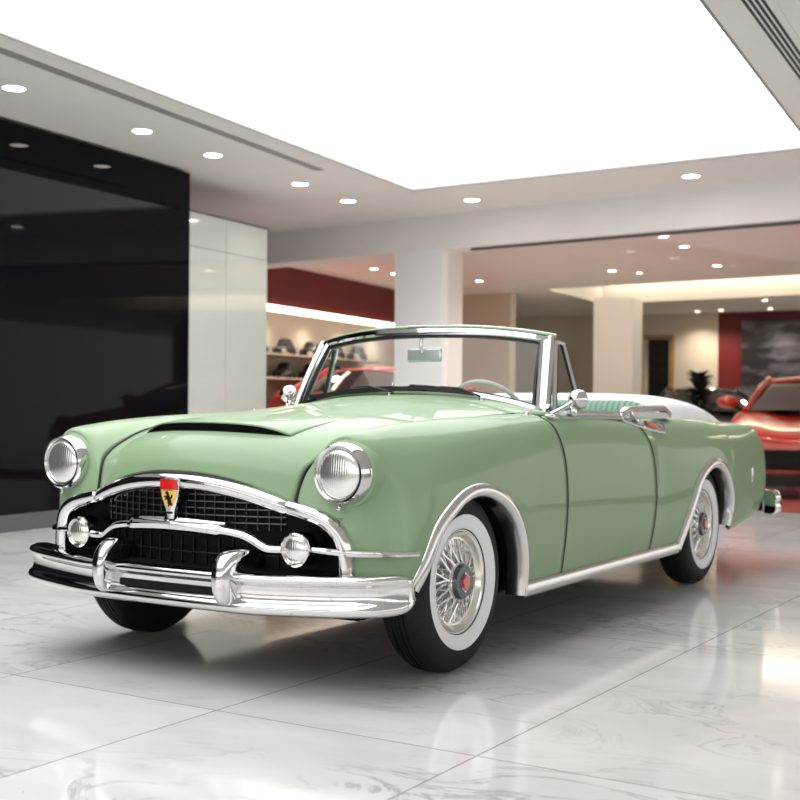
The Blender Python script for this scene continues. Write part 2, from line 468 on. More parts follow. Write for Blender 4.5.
def hood_seam():
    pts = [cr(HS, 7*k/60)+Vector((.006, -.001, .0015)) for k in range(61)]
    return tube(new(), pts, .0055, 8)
two_sides('hood_gap_shade', hood_seam, 'seal')  # dark tube standing in for shade in the hood-to-fender gap
bm = new(); tube(bm, [hood_pt(-1+2*i/60, 0)+Vector((0, -.004, -.010)) for i in range(61)], .009, 8); obj('hood_lip_gap_shade', bm, 'seal', CAR)  # black tube draws the shaded gap between hood lip and chrome arch

# --- cowl in front of and under the windshield
g = []
for i in range(41):
    s = -1+2*i/40; col = []
    for j in range(13):
        t = j/12; x = s*(.692+.11*min(1, t*1.6)); yf = 1.845-.072*s*s; y = yf+(2.12-yf)*t
        z = 1.134-.088*abs(s)**2.2+.028*math.sin(min(1, t*1.3)*PI/2)*(1-abs(s)**3)-.03*max(0, t-.6)
        col.append(Vector((x, y, z)))
    g.append(col)
obj('cowl', grid(new(), g), 'paint', CAR, solid=.012, angle=70)

# --- dark inner body: engine bay and floor, wheel housings
bm = new(); box(bm, (0, 1.17, .47), (1.16, 1.06, .52), bevel=.03); box(bm, (0, 3.1, .27), (1.2, 3.9, .18), bevel=.03); box(bm, (0, .46, .36), (1.3, .16, .12))
box(bm, (0, 2.35, .31), (1.80, 1.7, .10)); box(bm, (0, 4.85, .50), (1.25, .9, .25))
obj('underbody', bm, 'black', CAR)
def well(cy):
    def mk():
        bm = new(); g = []
        for k in range(25):
            a = PI*(k/24)*.96+.02*PI
            g.append([Vector((x, cy+.475*math.cos(a), .31+.455*math.sin(a))) for x in (.60, .78, .925)])
        grid(bm, g)
        vs = [bm.verts.new(p[0]) for p in g]; bm.faces.new(vs)
        return bm
    return mk
two_sides('wheel_housing', well(.945), 'black'); two_sides('wheel_housing', well(3.925), 'black')

# --- headlights
def headlight(sx):
    c = Vector((.722*sx, .268, .827))
    bm = new(); lathe(bm, [(.10, .115), (.115, .105), (.119, .07), (.119, .03), (.114, .008), (.106, -.004), (.098, -.003), (.092, .006), (.090, .02)], 56, 'Y')
    for v in bm.verts: v.co += c
    h = obj('headlight', bm, 'chrome', CAR)
    bm = new(); prof = [(.0001, -.010)]+[(.092*math.sin(a), -.010+.020*(1-math.cos(a))*1.0) for a in [PI/2*k/9 for k in range(1, 10)]]
    lathe(bm, prof, 48, 'Y')
    obj('lens', bm, 'lens', h, loc=c)
    bm = new(); box(bm, (c.x, c.y+.012, c.z-.127), (.014, .02, .016), bevel=.004)
    obj('clip', bm, 'chrome', h)
    bm = new(); lathe(bm, [(.130, .17), (.130, .09), (.127, .058), (.118, .050)], 48, 'Y')
    for v in bm.verts: v.co += c
    obj('bezel_collar', bm, 'paint', h)
for sx in (1, -1): headlight(sx)

# --- grille: chrome arch surround, side surrounds, egg-crate, bar, emblem
def arch_path(n=61, w=.516):
    out = []
    for i in range(n):
        s = -1+2*i/(n-1); x = s*w
        out.append(Vector((x, .200+.088*s*s, .781-.103*abs(s)**2.2)))
    return out
prof = [(.004, .028), (-.016, .029), (-.034, .022), (-.043, .006), (-.041, -.014), (-.028, -.030), (-.006, -.036), (.03, -.034), (.03, .028)]
obj('grille_surround_arch', sweep(new(), arch_path(), [(-a, b) for a, b in prof], scale=[1-.45*max(0, 1-min(i, 60-i)/4)**2 for i in range(61)]), 'chrome', CAR, angle=60)
SIDE = [(.500,.272,.692),(.57,.274,.678),(.635,.280,.660),(.69,.288,.628),(.722,.298,.58),(.735,.303,.52),(.737,.306,.45),(.735,.31,.38)]
def surround_side():
    path = arclen(SIDE, 40)
    p2 = [(-.028, .02), (-.031, -.008), (-.020, -.028), (.004, -.036), (.022, -.030), (.030, -.006), (.028, .03), (-.024, .03)]
    return sweep(new(), path, p2, up=(0, 1, 0))
two_sides('grille_surround_side', surround_side, 'chrome', angle=60)
def plan_y(x): return .165+.118*(x/.516)**2
def arch_z(x): return .785-.105*min(1.2, abs(x/.516))**2.2
# dark cavity
bm = new(); g = []
for i in range(41):
    x = -.72+1.44*i/40; y = min(.36, plan_y(x)+.085); zt = arch_z(x)-.005 if abs(x) < .516 else .68-.02*(abs(x)-.516)/.2
    g.append([Vector((x, y-.06, zt)), Vector((x, y, zt-.02)), Vector((x, y+.02, .55)), Vector((x, y+.0, .42)), Vector((x, y-.10, .40))])
obj('grille_cavity', grid(bm, g), 'black', CAR)
bm = new()
for k in range(-10, 11):
    x = k*.0445; y = plan_y(x)+.045
    box(bm, (x, y, (.60+arch_z(x)-.03)/2), (.004, .014, arch_z(x)-.03-.60))
for k in range(6):
    z = .625+k*.026; xm = .516*max(0, (.785-.03-z)/.105)**(1/2.2)
    xm = min(xm, .46)
    if xm > .05:
        path = [Vector((x, plan_y(x)+.045, z)) for x in [-xm+2*xm*i/24 for i in range(25)]]
        sweep(bm, path, [(-.006, -.0018), (.006, -.0018), (.006, .0018), (-.006, .0018)])
M['wire'] = mat('dark_nickel', (.17, .17, .175), .3, 1.)
obj('grille_mesh', bm, 'wire', CAR)
bm = new()
for k in range(-7, 8):
    x = k*.06; box(bm, (x, plan_y(x)+.07, .49), (.004, .012, .14))
for z in (.45, .50):
    sweep(bm, [Vector((x, plan_y(x)+.07, z)) for x in [-.45+.9*i/24 for i in range(25)]], [(-.006, -.002), (.006, -.002), (.006, .002), (-.006, .002)])
M['wiredark'] = mat('blackened_wire', (.03, .03, .03), .4, .8)
obj('lower_grille_mesh', bm, 'wiredark', CAR)
# bar with stepped wings
BAR = [(0,.185,.606),(.10,.188,.604),(.20,.196,.598),(.27,.205,.592),(.33,.213,.582),(.375,.222,.562),(.41,.23,.542),(.45,.236,.535),(.56,.25,.54)]
def bar_wing():
    path = arclen(BAR, 40)
    sc = [(1, 1.05) if p.x < .235 else (.8, .72) for p in path]
    return sweep(new(), path, [(.022, .018), (.03, .004), (.026, -.014), (.01, -.024), (-.015, -.02), (-.015, .022), (.008, .025)], scale=sc)
two_sides('grille_bar', bar_wing, 'chrome', angle=40)
def bar_cap():
    path = [Vector((x, .178+.02*(x/.25)**2, .628-.005*(x/.25))) for x in [.03+.22*i/12 for i in range(13)]]
    sc = [1-.55*(i/12)**2 for i in range(13)]
    return sweep(new(), path, [(.022, 0), (.014, .010), (-.012, .013), (-.02, 0), (-.012, -.01), (.014, -.010)], scale=sc)
two_sides('grille_bar_fin', bar_cap, 'chrome')
# shield emblem
def shield(w0, zt, zb, y, wid=(1, .98, .92, .80, .6, .42, .34), d=.02, curve=.006, slope=.010):
    bm = new(); n = len(wid); g = []
    for i in range(n*3-2):
        t = i/(n*3-3); w = cr([Vector((q, 0, 0)) for q in wid], t*(n-1)).x*w0
        z = zt+(zb-zt)*t
        yy = y+slope*t
        g.append([Vector((-w, yy+d, z)), Vector((-w, yy+curve, z)), Vector((-w*.6, yy+.0015, z)), Vector((0, yy, z)), Vector((w*.6, yy+.0015, z)), Vector((w, yy+curve, z)), Vector((w, yy+d, z))])
    grid(bm, g); bm.faces.new([v for v in bm.verts if abs(v.co.z-zt) < 1e-6][:0] or [bm.verts.new(p) for p in g[0]]); bm.faces.new([bm.verts.new(p) for p in g[-1]])
    return bm
em = obj('hood_emblem', shield(.050, .795, .632, .148), 'chrome', CAR, angle=50)
obj('red_band', shield(.043, .786, .746, .1445, (1, 1), .01, .005, 0), 'red_enamel', em)
obj('yellow_shield', shield(.040, .742, .676, .1475, (1, .95, .82, .55, .2), .01, .005, .003), 'yellow_enamel', em)
hp = [(-.004,.755),(-.013,.747),(-.009,.743),(-.004,.742),(-.007,.734),(-.017,.736),(-.018,.732),(-.008,.728),(-.014,.722),(-.012,.719),(-.005,.724),(0,.717),(-.001,.709),(.003,.703),(-.001,.695),(.003,.694),(.008,.703),(.006,.711),(.011,.706),(.013,.697),(.016,.698),(.014,.710),(.012,.720),(.013,.724),(.020,.732),(.019,.741),(.016,.741),(.016,.733),(.010,.729),(.006,.737),(.003,.747),(-.001,.753)]
bm = new(); prism(bm, [(x*1.1, .1455, z-.014) for x, z in hp], 0, .0065, (0, 1, .0))
obj('rearing_horse_mark', bm, 'black', em, flat=True)
bm = new(); box(bm, (0, .156, .655), (.03, .012, .006))
obj('emblem_slot', bm, 'black', em)

# --- fog lights
def fog(sx):
    c = Vector((.563*sx, .216, .541))
    bm = new(); lathe(bm, [(.03, .14), (.060, .12), (.066, .07), (.067, .012), (.064, 0), (.057, -.004), (.053, .004)], 40, 'Y')
    for v in bm.verts: v.co += c
    f = obj('fog_light', bm, 'chrome', CAR)
    bm = new(); lathe(bm, [(.0001, -.008), (.024, -.007), (.042, -.003), (.054, .005)], 40, 'Y')
    obj('lens', bm, 'lens', f, loc=c)
for sx in (1, -1): fog(sx)

# --- side spear moulding from the fog light round the corner
SPEAR = [(.615,.245,.545),(.68,.262,.541),(.745,.282,.537),(.80,.312,.534),(.855,.362,.532),(.90,.412,.530),(.932,.455,.529),(.942,.478,.529)]
def spear():
    path = arclen(SPEAR, 36)
    return sweep(new(), path, [(.010, .012), (.014, 0), (.010, -.012), (-.02, -.013), (-.02, .013)], scale=[(1, .7+.3*math.sin(PI*min(1, i/30))) for i in range(36)])
two_sides('fender_spear', spear, 'chrome')

# --- bumper with two guards
BP = [(0,.130),(.2,.134),(.40,.146),(.60,.178),(.76,.215),(.85,.252),(.905,.298),(.933,.350),(.938,.40),(.925,.435)]
half = arclen([(x, y, 0) for x, y in BP], 50)
path = [Vector((-p.x, p.y, 0)) for p in half[:0:-1]]+half
prof = [(-.085, .440), (-.03, .450), (.006, .448), (.022, .440), (.026, .428), (.018, .417), (.006, .409), (.001, .398), (.0, .375), (.002, .355), (.010, .345), (.026, .337), (.031, .322), (.024, .306), (.004, .297), (-.03, .294), (-.07, .30)]
N = len(path); scl = []
g = []
for i, (p, s, u) in enumerate(frames(path, (0, 0, 1))):
    e = min(i, N-1-i); f = 1 if e > 4 else (.45, .72, .86, .94, .98)[e]
    bl = max(0, 1-e/9)**.7
    g.append([p+s*(a+(max(a, .027)-a)*bl*(.325 < z < .432))+Vector((0, 0, .373+(z-.373)*f+.016*max(0, abs(p.x)-.45)/.5)) for a, z in prof])
bump = obj('front_bumper', grid(new(), g, close_v=True, cap=True), 'chrome', CAR, angle=75)
bm = new(); sweep(bm, [Vector((x, plan_y(x)*.2+.103, .3725)) for x in [-.235+.47*i/16 for i in range(17)]], [(.012, -.013), (.012, .013), (-.004, .013), (-.004, -.013)])
obj('bumper_slot', bm, 'black', bump)
def guard():
    lv = [(.312,.150,.018,.20),(.322,.118,.026,.20),(.345,.088,.032,.20),(.385,.072,.038,.20),(.43,.068,.044,.25),(.465,.074,.047,.275),(.495,.092,.049,.28),(.518,.118,.049,.28),(.532,.150,.046,.28),(.539,.190,.038,.275),(.541,.22,.025,.268)]
    g = []
    for z, yf, w, yb in [(q.x, q.y, q.z, r.x) for q, r in zip(smooth([l[:3] for l in lv], 34), smooth([(l[3], 0, 0) for l in lv], 34))]:
        x0 = .307+.05*max(0, (yf-.07)); ring = []
        for k in range(28):
            a = 2*PI*k/28; ca, sa = math.cos(a), math.sin(a)
            t = (sa+1)/2                     # 0 at the front edge, 1 at the back
            wx = w*math.copysign(abs(ca)**.55, ca)*(1-.10*math.sin(PI*t))
            ring.append(Vector((x0+wx+.03*t, yf+(yb-yf)*t, z-.015*t*(z > .5))))
        g.append(ring)
    return grid(new(), g, close_v=True, cap=True)
for o in two_sides('bumper_guard', guard, 'chrome', angle=60):
    off = o.matrix_basis.copy(); o.parent = bump; o.location = (0, 0, 0)
bm = new(); sweep(bm, [Vector((x, plan_y(x)+.02, .445)) for x in [-.7+1.4*i/30 for i in range(31)]], [(-.06, -.012), (.06, -.012), (.07, .0), (-.06, .008)])
obj('splash_apron', bm, 'black', CAR)

# --- wheels
def build_wheel():
    w = bpy.data.objects.new('wheel', None); COL.objects.link(w); w.empty_display_size = .2
    half = [(.203, .060), (.212, .085), (.240, .0985), (.275, .101), (.312, .096), (.338, .086), (.352, .074), (.3605, .060), (.3675, .046), (.3685, .034), (.3625, .032), (.3625, .027), (.3690, .025), (.3692, .013), (.3625, .011), (.3625, .005), (.3692, .003)]
    prof = half+[(r, -x) for r, x in half[::-1]]
    bm = new(); lathe(bm, prof, 96)
    local('tire', bm, 'rubber', w)
    bm = new(); lathe(bm, [(.203, .060), (.207, .078), (.222, .094), (.240, .1005), (.258, .103), (.272, .1032), (.274, .1015)], 96)
    local('whitewall', bm, 'white_rubber', w)
    bm = new(); lathe(bm, [(.205, .062), (.206, .078), (.200, .084), (.192, .080), (.186, .066), (.180, .058), (.172, .058), (.168, .045), (.165, .01)], 72)
    local('rim', bm, 'rim' if 'rim' in M else 'satin', w)
    bm = new(); lathe(bm, [(.170, .020), (.10, .012), (.05, .015), (.0001, .015)], 48)
    local('wheel_disc', bm, 'disc', w)
    bm = new()
    for k in range(56):
        a = 2*PI*k/56; d = .34*(1 if k % 2 else -1)
        r0, x0 = .062, (.082 if k % 4 < 2 else .06)
        p0 = Vector((x0, r0*math.cos(a), r0*math.sin(a))); p1 = Vector((.046, .171*math.cos(a+d), .171*math.sin(a+d)))
        tube(bm, [p0, p1], .0046, 6, up=(1, 0, 0))
    local('wire_spokes', bm, 'chrome', w)
    bm = new(); lathe(bm, [(.078, .05), (.080, .075), (.074, .088), (.064, .092), (.060, .098), (.052, .100)], 40)
    local('hubcap', bm, 'chrome', w)
    bm = new(); lathe(bm, [(.074, .090), (.066, .1045), (.040, .106), (.0001, .106)], 40)
    local('hub_ring', bm, 'hubdark', w)
    bm = new()
    hexa = [(0, -.044), (.030, -.022), (.034, .016), (.0, .040), (-.034, .016), (-.030, -.022)]
    prism(bm, [(.104, y, z) for y, z in hexa], 0, .006, (1, 0, 0))
    local('emblem_backing', bm, 'chrome', w)
    bm = new(); prism(bm, [(.108, y*.8, z*.8) for y, z in hexa], 0, .008, (1, 0, 0))
    local('red_emblem', bm, 'red_enamel', w)
    return w
M['rim'] = mat('cream_chrome_rim', (.80, .79, .74), .16, .9)
M['disc'] = mat('silver_wheel_disc', (.85, .85, .84), .35, .0)
M['hubdark'] = mat('dark_hub_chrome', (.10, .11, .12), .15, .9)
w0 = build_wheel()
for i, (sx, y, spin) in enumerate(((1, .918, .1), (-1, .918, .6), (1, 3.984, -.2), (-1, 3.984, .9))):
    w = w0 if i == 0 else copy_tree(w0)
    w.parent = CAR; w.location = (sx*.796, y-2.6, .369)
    w.rotation_euler = (0, 0, 0 if sx > 0 else PI)

# --- windshield
def wb(s): return Vector((.725*s, 1.895+.10*s*s, 1.160-.095*abs(s)**2.4))
def wt(s): return Vector((.672*s, 2.065+.115*s*s, 1.462-.050*abs(s)**2.6))
g = [[wb(-1+2*i/40).lerp(wt(-1+2*i/40), j/10)+Vector((0, -.012*math.sin(PI*j/10), 0)) for j in range(11)] for i in range(41)]
ws = obj('windshield', grid(new(), g), 'glass', CAR, angle=180)
fr_ = [(.022, .018), (.026, 0), (.020, -.016), (-.016, -.018), (-.018, .018)]
bm = new(); sweep(bm, [wt(-1.03+2.06*i/40)+Vector((0, 0, .006)) for i in range(41)], [(.026, .016), (.030, -.004), (.022, -.016), (-.02, -.018), (-.022, .018)])
hd = obj('windshield_header', bm, 'chrome', ws)
bm = new(); sweep(bm, [wt(-.985+1.97*i/40)+Vector((0, .004, -.016)) for i in range(41)], [(.020, .004), (.020, -.010), (-.01, -.012), (-.01, .004)])
obj('header_seal', bm, 'seal', ws)
bm = new(); sweep(bm, [wt(-1.04+2.08*i/40)+Vector((0, -.004, .0235)) for i in range(41)], [(.014, -.004), (.014, .004), (-.03, .004), (-.03, -.004)])
obj('header_gasket', bm, 'seal', ws)
bm = new(); sweep(bm, [wt(-1.04+2.08*i/40)+Vector((0, .034, .026)) for i in range(41)], [(.030, -.006), (.024, .010), (.0, .017), (-.03, .012), (-.05, -.006)])
obj('header_cap', bm, 'paint', CAR)
bm = new(); box(bm, (-.03, 2.085, 1.499), (.11, .03, .010), bevel=.003)
obj('header_latch', bm, 'vinyl', CAR)
bm = new(); sweep(bm, [wb(-1.0+2.0*i/40)+Vector((0, -.004, -.002)) for i in range(41)], [(.020, .016), (.026, -.002), (.020, -.016), (-.016, -.018), (-.016, .014)])
obj('windshield_base_moulding', bm, 'chrome', ws)
bm = new(); sweep(bm, [wb(-.97+1.94*i/40)+Vector((0, -.012, .016)) for i in range(41)], [(.008, .005), (.008, -.004), (-.01, -.004), (-.01, .005)])
obj('base_seal', bm, 'seal', ws)
def pillar():
    a, b = wb(1.0)+Vector((.006, .0, -.03)), wt(1.0)+Vector((.0, .0, .012))
    path = [a.lerp(b, i/12)+Vector((.004, -.012, 0))*math.sin(PI*i/12) for i in range(13)]
    return sweep(new(), path, [(-.040, .012), (-.030, .026), (-.016, .020), (.004, .022), (.020, .032), (.036, .018), (.040, -.02), (.0, -.03), (-.036, -.016)], up=(.35, -1, 0))
for o in two_sides('windshield_pillar', pillar, 'chrome', angle=30): pass
def pillar_seal():
    a, b = wb(.955)+Vector((0, -.008, .0)), wt(.955)+Vector((0, -.008, 0))
    path = [a.lerp(b, i/12)+Vector((.0, -.012, 0))*math.sin(PI*i/12) for i in range(13)]
    return sweep(new(), path, [(-.006, .012), (.006, .012), (.006, -.01), (-.006, -.01)], up=(.35, -1, 0))
two_sides('pillar_seal', pillar_seal, 'seal')
# vent windows behind the pillars
VENT = V((.780, 2.03, 1.055), (.700, 2.215, 1.408), (.700, 2.305, 1.402), (.795, 2.315, 1.055))
def vent_frame():
    bm = new()
    for a, b, r in ((0, 1, .012), (1, 2, .013), (2, 3, .013), (3, 0, .012)):
        tube(bm, [VENT[a], VENT[b]], r, 8, up=(1, .2, .1))
    return bm
vents = two_sides('vent_window_frame', vent_frame, 'chrome')
for o, sx in zip(vents, (1, -1)):
    bm = new(); bm.faces.new([bm.verts.new((p.x*sx, p.y, p.z)) for p in VENT])
    obj('vent_glass', bm, 'glass', o)
    bm = new()
    for a, b in ((0, 1), (2, 3)):
        pa, pb = VENT[a].copy(), VENT[b].copy(); d = Vector((0, .02 if a == 0 else -.02, 0))
        tube(bm, [Vector(((p+d).x*sx, (p+d).y, (p+d).z)) for p in (pa, pb)], .007, 6, up=(1, .2, .1))
    obj('vent_seal', bm, 'seal', o)

# rear view mirror
bm = new(); box(bm, (0, 0, 0), (.205, .024, .074), bevel=.011)
for v in bm.verts: v.co += Vector((0.005, 2.10, 1.348))
rv = obj('rear_view_mirror', bm, 'satin', CAR)
bm = new(); box(bm, (.005, 2.113, 1.348), (.185, .006, .058)); obj('mirror_glass', bm, 'mirror', rv)
bm = new(); box(bm, (.005, 2.087, 1.348), (.186, .004, .056), bevel=.0015); obj('mirror_back', bm, 'grey_enamel', rv)
bm = new(); tube(bm, [Vector((.0, 2.078, 1.36)), Vector((-.002, 2.07, 1.40)), Vector((0, 2.075, 1.44))], .009, 8, up=(1, 0, 0)); obj('mirror_stem', bm, 'chrome', rv)

# wipers
def wiper(pv, tip, blade):
    pv, tip = Vector(pv), Vector(tip)
    bm = new(); lathe(bm, [(.0001, .012), (.010, .010), (.012, .0), (.012, -.02)], 16, 'Z')
    for v in bm.verts: v.co += pv
    w = obj('wiper', bm, 'chrome', CAR)
    bm = new(); tube(bm, [pv+Vector((0, -.005, .015)), pv.lerp(tip, .5)+Vector((0, -.02, .03)), tip+Vector((0, -.012, .012))], .006, 6); obj('wiper_arm', bm, 'seal', w)
    b0, b1 = Vector(blade[0]), Vector(blade[1])
    pth = smooth([b0, b0.lerp(b1, .5)+Vector((0, -.018, .006)), b1], 12)
    bm = new(); sweep(bm, pth, [(.007, -.010), (.007, .012), (-.007, .012), (-.007, -.010)]); obj('wiper_blade', bm, 'seal', w)
wiper((.455, 1.885, 1.115), (.24, 1.87, 1.165), ((.40, 1.875, 1.145), (.06, 1.865, 1.178)))
wiper((-.06, 1.855, 1.140), (-.30, 1.872, 1.165), ((.16, 1.856, 1.174), (-.60, 1.915, 1.125)))
def washer():
    bm = new(); lathe(bm, [(.0001, .02), (.008, .018), (.012, .006), (.016, 0)], 14, 'Z')
    for v in bm.verts: v.co += Vector((.80, 1.69, 1.040))
    return bm
two_sides('washer_nozzle', washer, 'chrome')

# --- door mirrors: round head on a slanting arm
def side_mirror(sx):
    c = Vector((.905, 2.03, 1.118)) if sx > 0 else Vector((.85, 2.06, 1.142))
    bm = new(); lathe(bm, [(.0001, -.052), (.022, -.047), (.038, -.034), (.047, -.014), (.050, .006), (.047, .012), (.043, .010)], 32, 'Y')
    for v in bm.verts: v.co += c
    if sx < 0: bm = mirror(bm)
    m_ = obj('door_mirror', bm, 'chrome', CAR)
    bm = new(); lathe(bm, [(.0001, .011), (.043, .010)], 32, 'Y')
    for v in bm.verts: v.co += c
    if sx < 0: bm = mirror(bm)
    obj('mirror_glass', bm, 'mirror', m_)
    bm = new(); tube(bm, smooth([(.865, 1.80, 1.043), (.872, 1.87, 1.062), (.885, 1.95, 1.088), c+Vector((-.01, -.035, -.008))] if sx > 0 else [(.83, 2.02, 1.04), (.835, 2.03, 1.07), (.842, 2.04, 1.10), c+Vector((-.005, -.02, -.03))], 14), .011, 8, scale=[1.25-.5*i/13 for i in range(14)])
    if sx > 0: box(bm, (.868, 1.80, 1.038), (.035, .07, .02), bevel=.008)
    box(bm, (c.x-.02, c.y-.01, c.z-.056), (.03, .05, .05), bevel=.012)
    if sx < 0: bm = mirror(bm)
    obj('mirror_arm', bm, 'chrome', m_)
for sx in (1, -1): side_mirror(sx)

# --- belt moulding, window channel and V badge
def belt():
    path = [Vector((.858-.012*max(0, (y-2.3)), y, 1.052-.010*max(0, (y-2.2)))) for y in [1.96+.85*i/20 for i in range(21)]]
    return sweep(new(), path, [(.014, -.012), (.016, .0), (.008, .012), (-.02, .012), (-.02, -.012)])
two_sides('belt_moulding', belt, 'satin')
def belt_dark():
    path = [Vector((.866-.014*max(0, (y-2.3)), y, 1.034-.012*max(0, (y-2.2)))) for y in [1.90+.98*i/20 for i in range(21)]]
    return sweep(new(), path, [(.012, -.010), (.014, .0), (.008, .008), (-.02, .008), (-.02, -.010)])
two_sides('belt_channel', belt_dark, 'grey_enamel')
def rail():
    path = smooth([(.85, 2.74, 1.056), (.85, 2.84, 1.071), (.85, 3.0, 1.075), (.85, 3.2, 1.078), (.848, 3.36, 1.079), (.846, 3.43, 1.064), (.845, 3.475, 1.045)], 30)
    return sweep(new(), path, [(.016, -.016), (.02, .002), (.010, .014), (-.03, .016), (-.03, -.016)], scale=[min(1, .4+i*.12) for i in range(30)])
two_sides('quarter_window_rail', rail, 'satin')
def rail_block():
    path = smooth([(.846, 2.78, 1.044), (.846, 2.95, 1.048), (.846, 3.2, 1.046), (.845, 3.49, 1.040)], 20)
    return sweep(new(), path, [(.010, -.02), (.012, .012), (-.03, .012), (-.03, -.02)])
two_sides('quarter_window_channel', rail_block, 'grey_enamel')
def vee_pts():
    return [(2.70, 1.020), (2.78, .992), (2.885, .972), (2.935, .962)]
def vee():
    bm = new()
    def P(y, z): return Vector((max(.866, side_x(y, z)+.004), y, z))
    a = [P(*q) for q in ((2.665, 1.046), (2.70, 1.016), (2.80, .997), (2.90, .981), (2.965, .972))]
    b_ = [P(*q) for q in ((2.82, 1.05), (2.86, 1.033), (2.91, 1.008), (3.0, .974), (3.09, .957), (3.205, .944))]
    c_ = [P(*q) for q in ((3.205, .944), (3.24, .965), (3.275, 1.0))]
    for q, r in ((a, .0115), (b_, .0125), (c_, .004)): tube(bm, smooth(q, 16), r, 8, up=(1, 0, 0))
    return bm
vs_ = two_sides('belt_vee_moulding', vee, 'chrome')
for o, sx in zip(vs_, (1, -1)):
    bm = new()
    pts = [(2.87, 1.008), (2.95, .972), (3.05, .951), (3.195, .942), (3.215, .965), (3.23, 1.006)]
    g = []
    top = arclen([(0, 2.90, 1.018), (0, 3.05, 1.016), (0, 3.27, 1.010)], 14); bot = arclen([(0, 2.93, 1.0), (0, 3.0, .975), (0, 3.09, .958), (0, 3.21, .947)], 14)
    for t_, b_ in zip(top, bot):
        g.append([Vector((max(.863, side_x(p.y, p.z)+.005)*sx, p.y, p.z)) for p in [t_.lerp(b_, k/4) for k in range(5)]])
    obj('badge_field', grid(bm, g), 'grey_enamel', o)
    bm = new()
    prism(bm, [((max(.863, side_x(y, z)+.005))*sx, y, z) for y, z in ((3.03, 1.010), (3.08, 1.010), (3.115, .994), (3.135, .995), (3.195, .962), (3.14, .963), (3.10, .980), (3.085, .979))], 0, .006*sx, (1, 0, 0))
    obj('red_flash', bm, 'orange', o)

# --- interior
bm = new(); g = []
for x, z in ((-.80, 1.01), (-.79, .40), (.79, .40), (.80, 1.01)): g.append([Vector((x, y, z)) for y in (2.0, 2.7, 3.42)])
grid(bm, g); obj('cabin_tub', bm, 'tub', CAR, solid=.02)
bm = new(); sweep(bm, [Vector((x, 2.13-.0*x, 1.045)) for x in [-.77+1.54*i/20 for i in range(21)]], [(.09, -.15), (.10, -.02), (.07, .03), (.0, .045), (-.10, .04), (-.14, .0), (-.14, -.16)])
obj('dashboard', bm, 'green_fabric', CAR)
def seat(name, y, zt, depth, w):
    bm = new(); path = [Vector((x, 0, 0)) for x in [-w+2*w*i/30 for i in range(31)]]
    lean = .14
    prof = [(0, .42), (-.02, .75), (-.02-lean*.5, zt-.07), (-.06-lean*.5, zt-.015), (-.10-lean*.5, zt), (-.15-lean*.5, zt-.02), (-.17-lean*.5, zt-.08), (-.14, .7), (-.12, .42)]
    g = []
    for i, p in enumerate(path):
        e = min(i, 30-i); f = 1-.10*max(0, 1-e/4)**2
        g.append([Vector((p.x, y-a, z if z < .5 else .5+(z-.5)*f)) for a, z in prof])
    b = obj(name, grid(bm, g, close_v=True, cap=True), 'green_fabric', CAR)
    bm = new(); box(bm, (0, y-depth/2, .52), (2*w, depth, .2), bevel=.05); obj('seat_cushion', bm, 'green_fabric', b)
seat('front_seat', 2.70, 1.07, .5, .72)
seat('rear_seat', 3.32, 1.125, .34, .76)
# folded top under its white boot
YB = [(3.46, .0), (3.49, .5), (3.55, .88), (3.7, .99), (3.95, 1.0), (4.25, .99), (4.5, .93), (4.68, .80), (4.82, .58), (4.92, .32), (4.965, .08), (4.98, 0)]
g = []
yb = smooth([(y, h, 0) for y, h in YB], 50)
for q in yb:
    y, h = q.x, max(0, q.y); w = .765 if y < 3.6 else .765-.075*((y-3.6)/1.38)**2
    col = []
    for i in range(37):
        s = -1+2*i/36; prof = max(0, 1-abs(s)**3.6)**.5
        col.append(Vector((w*math.copysign(abs(s)**.8, s), y, 1.003+.168*h*prof-.02*abs(s)*(y > 4.2)*(y-4.2))))
    g.append(col)
obj('convertible_top_boot', grid(new(), g), 'vinyl', CAR, angle=180)
# steering wheel
c = Vector((.33, 2.215, 1.042)); R = .205
up_, sd = Vector((0, -.60, .80)), Vector((1, 0, 0)); nrm = Vector((0, .8, .6))
bm = new(); tube(bm, [c+up_*(R*math.cos(a))+sd*(R*math.sin(a)) for a in [2*PI*k/48 for k in range(48)]], .0125, 10, up=nrm, loop=True)
stw = obj('steering_wheel', bm, 'wheelgrey', CAR)
bm = new()
for a in (PI/2, -PI/2, PI): tube(bm, [c-nrm*.03, c+(up_*math.cos(a)+sd*math.sin(a))*(R-.005)], .008, 8, up=nrm)
obj('spokes', bm, 'chrome', stw)
bm = new(); lathe(bm, [(.0001, .03), (.035, .022), (.045, 0), (.04, -.04)], 20, 'Z')
rot = nrm.to_track_quat('Z', 'Y').to_matrix()
for v in bm.verts: v.co = rot @ v.co+c-nrm*.03
obj('horn_button', bm, 'wheelgrey', stw)
bm = new(); tube(bm, [c-nrm*.04, c-nrm*.35], .02, 10, up=(1, 0, 0)); obj('steering_column', bm, 'wheelgrey', stw)

# --- rear: deck lid, tail panel, lamps, bumper
QD = [c[0] for c in QUART]
g = []
for j in range(30):
    y = 3.9+1.36*j/29
    a = min(gq, key=lambda c: abs(c[0].y-y))[0]
    g.append([Vector((s*(a.x-.004), y, a.z+.03*(1-s*s)-.0)) for s in [-1+2*i/30 for i in range(31)]])
obj('trunk_lid', grid(new(), g), 'paint', CAR, solid=.012)
last = gq[-1]
g = [[Vector((p.x*s, p.y+.05*(1-s*s), p.z)) for s in [-1+2*i/24 for i in range(25)]] for p in last]
obj('tail_panel', grid(new(), g), 'paint', CAR)
def tail_lamp():
    bm = new(); lathe(bm, [(.0001, .055), (.03, .048), (.046, .02), (.05, 0), (.05, -.05)], 24, 'Y')
    for v in bm.verts: v.co = Vector((v.co.x, v.co.y, v.co.z*1.15))+Vector((.82, 5.40, .655))
    return bm
tl = two_sides('tail_light', tail_lamp, 'tail_red')
